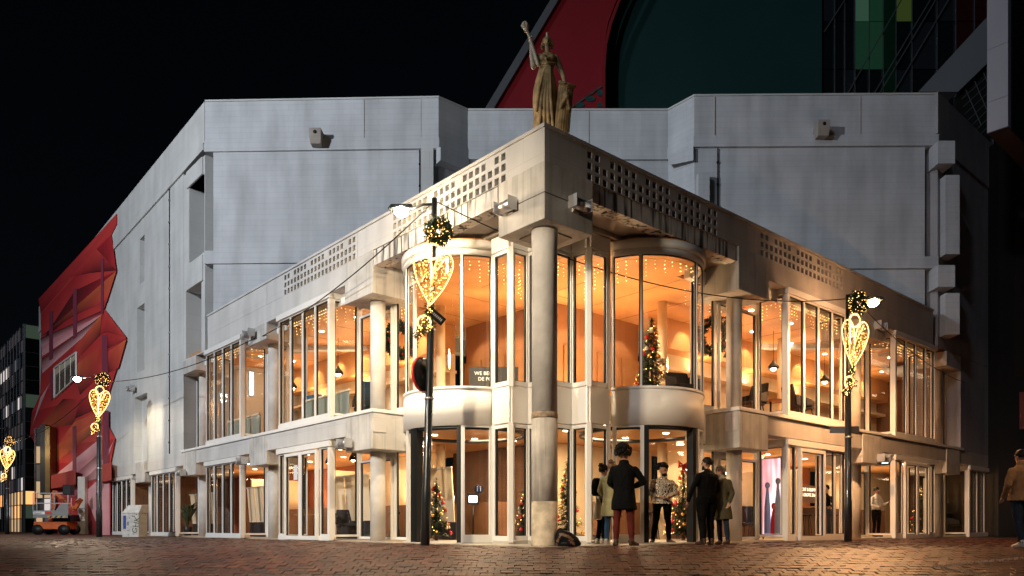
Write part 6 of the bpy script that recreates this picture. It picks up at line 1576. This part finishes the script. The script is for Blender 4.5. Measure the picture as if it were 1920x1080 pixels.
pix_prism([(904, 470), (904, 212), (1034, -4), (1132, -165), (1147, -165), (1050, -6), (920, 212), (920, 470)], 59.5, .45, 'edge_beam', M_tgrey)
pix_prism([(1155, 8), (1240, -165), (1248, -165), (1162, 4), (1147, 46), (1138, 84), (1135, 130), (1135, 208), (1130.5, 208), (1130.5, 120), (1133, 80), (1142, 42)], 59.6, .38, 'edge_fold', mat('tower_red_bright', (.34, .014, .02), .6))
pix_prism([(1120, 470), (1120, -165), (1541, -165), (1541, 470)], 62, 8, 'teal_wall', M_tteal)
for (cx, cy, rx, ry) in ((1087, 196, 9, 5), (1107, 185, 9, 5), (1125, 174, 6, 6), (1125, 196, 6, 4), (1072, 206, 5, 3)):
    pix_prism([(cx+rx*math.cos(2*pi*k/18), cy-ry*math.sin(2*pi*k/18)) for k in range(18)], 59.9, .08, 'porthole', mat('porthole_teal', (.04, .12, .11), .3, var=.3, scale=2))
b = MB(); b.bar(P3(1064, 207, 59.92), P3(1131, 160, 59.92), .12, .14); b.build('wall_seam', M_soffd, t)
mx_ = [1541, 1565, 1584, 1603, 1630, 1656, 1680, 1710, 1757, 1792, 1827, 1862, 1900, 1940]; my_ = [470, 330, 225, 130, 40, -60, -165]
lit = {(2, 3): 'tower_lit_green', (2, 4): 'tower_lit_pale', (3, 3): 'tower_lit_green', (3, 4): 'tower_lit_green', (5, 4): 'tower_lit_lime', (4, 4): 'tower_lit_dim', (4, 3): 'tower_lit_dim', (4, 2): 'tower_lit_dim'}
emis('tower_lit_green', (.10, .40, .22), .035); emis('tower_lit_pale', (.3, .7, .45), .05); emis('tower_lit_lime', (.35, .55, .12), .04); emis('tower_lit_dim', (.04, .2, .12), .012)
for i in range(len(mx_)-1):
    for j in range(len(my_)-1):
        m = MATS[lit[(i-1 if i else -1, j)]] if (i-1, j) in lit else (M_tglass if (i*3+j) % 4 else gl_mats[1])
        if i >= 9 and j >= 3: m = mat('tower_dark_red', (.035, .006, .006), .3, var=.2)
        pix_prism([(mx_[i]+.8, my_[j]-1), (mx_[i+1]-.8, my_[j]-1), (mx_[i+1]-.8, my_[j+1]+1), (mx_[i]+.8, my_[j+1]+1)], 62.4, .06, 'window_pane', m)
mat('tower_mullion', (.10, .11, .115), .4, metal=.2)
for x in mx_: b = MB(); b.bar(P3(x, 470, 62.3), P3(x, -165, 62.3), .055, .1); b.build('mullion', MATS['tower_mullion'], t)
for a, c in (((1600, 240), (1780, -60)), ((1545, 60), (1690, -165)), ((1575, 200), (1690, 0)), ((1660, 200), (1790, -20)), ((1640, 190), (1760, -10))): b = MB(); b.bar(P3(*a, 62.15), P3(*c, 62.15), .09, .09); b.build('raking_brace', MATS['tower_mullion'], t)
pix_prism([(1541, 480), (1541, -170), (1960, -170), (1960, 480)], 63, 6, 'core', M_black)
# overhanging block on the right: grey raking beam, pale corner post, dark soffit
t = thing('overhanging_block', 'dark overhanging block at top right with pale corner post and raking beam', 'building', (0, 0, 0))
pix_prism([(1722, 172), (1858, 24), (1858, 112), (1796, 172)], 36, .8, 'raking_beam', M_tgrey)
cN = PXY(1890, 24); zb = zat(236, 24)
def uvbox(o, a, b_, z0, z1, name, m, bevel=0):
    q = MB(); P = [o, o+EU*a, o+EU*a+EV*b_, o+EV*b_]; q.hexa([p+Vector((0, 0, z0)) for p in P]+[p+Vector((0, 0, z1)) for p in P]); return q.build(name, m, t, bevel=bevel)
La = 0
for k in range(400):
    La = k*.01; q = cN+EU*La
    if 960+F*q.x/q.y < 1851: break
Mp = mat('pale_metal_cladding', (.36, .36, .40), .55, var=.05, scale=1)
for z0, z1 in ((zb, zb+.95), (zb+.96, zb+2.62), (zb+2.63, zb+4.5), (zb+4.51, zb+9)): uvbox(cN, La, .3, z0, z1, 'cladding_panel', Mp)
uvbox(cN+EV*.31+EU*.02, La-.04, 9, zb+.02, zb+9, 'dark_flank', M_dark)
uvbox(cN+EV*.0+EU*.0, La, 9, zb-.03, zb-.002, 'soffit', mat('brown_soffit', (.06, .04, .035), .7))
so_ = MB(); A_ = P3(1722, 176, 36.5); 
pix_prism([(1798, 176), (1850, 118), (1853, 300), (1790, 215)], 36.3, .3, 'tiled_soffit', M_black)
b = MB()
for k in range(8): b.bar(P3(1800+3*k, 172-4*k+18*k, 36.25), P3(1850, 128+16*k, 36.25), .03, .03)
for k in range(3): b.bar(P3(1808+16*k, 162-18*k, 36.24), P3(1840+10*k, 235-30*k, 36.24), .03, .03)
b.build('soffit_grid', MATS['tower_mullion'], t)
t = thing('dark_neighbour_block', 'near black neighbouring building closing the picture on the right', 'building', (0, 0, 0))
M_nb = mat('near_black_cladding', (.012, .011, .011), .6, var=.3, scale=.6)
q0 = PXY(1872, 29.0); b = MB(); b.box(q0.x, q0.x+16, q0.y, q0.y+14, 0, zat(262, 29)); b.build('wall', M_nb, t)
for k in range(4): b = MB(); b.box(q0.x+.6+1.9*k, q0.x+2.2+1.9*k, q0.y-.03, q0.y-.002, 6+.0*k, 12.5); b.build('panel', mat('neighbour_panel', (.022, .016, .015), .5, var=.2), t)
b = MB(); p = P3(1917, 760, 28.9); b.box(p.x-.08, p.x+1, p.y-.04, p.y+.05, p.z-.9, p.z+.5); b.build('lit_panel', mat('coral_lit_panel', (.30, .09, .07), .5), t)
# spilt pale grit on the paving
rnd = random.Random(8); b = MB()
for k in range(420):
    s = rnd.random(); a, c = ((1752, 1064), (1925, 1046)) if k % 3 else ((1752, 1062), (1850, 1084))
    x = a[0]+(c[0]-a[0])*s; y = a[1]+(c[1]-a[1])*s+rnd.gauss(0, 1.2)*(1-.5*s)
    Y = 14
    for _ in range(30): Y = 14-((HC-(y-HY)/F*Y) < gz(Y))*0 if False else Y-.0
    lo_, hi_ = 10.0, 16.0
    for _ in range(30):
        mid = (lo_+hi_)/2
        if HC-(y-HY)/F*mid > gz(mid): lo_ = mid
        else: hi_ = mid
    Y = lo_; b.octa(((x-960)/F*Y+rnd.gauss(0, .03), Y+rnd.gauss(0, .05), gz(Y)+.012), rnd.uniform(.006, .014))
g_ = b.build('pale_grit', mat('grit', (.6, .52, .42), .5, var=0), None, recalc=False, kind='stuff'); g_['label'] = 'line of pale grit scattered on the brick paving'; g_['category'] = 'grit'
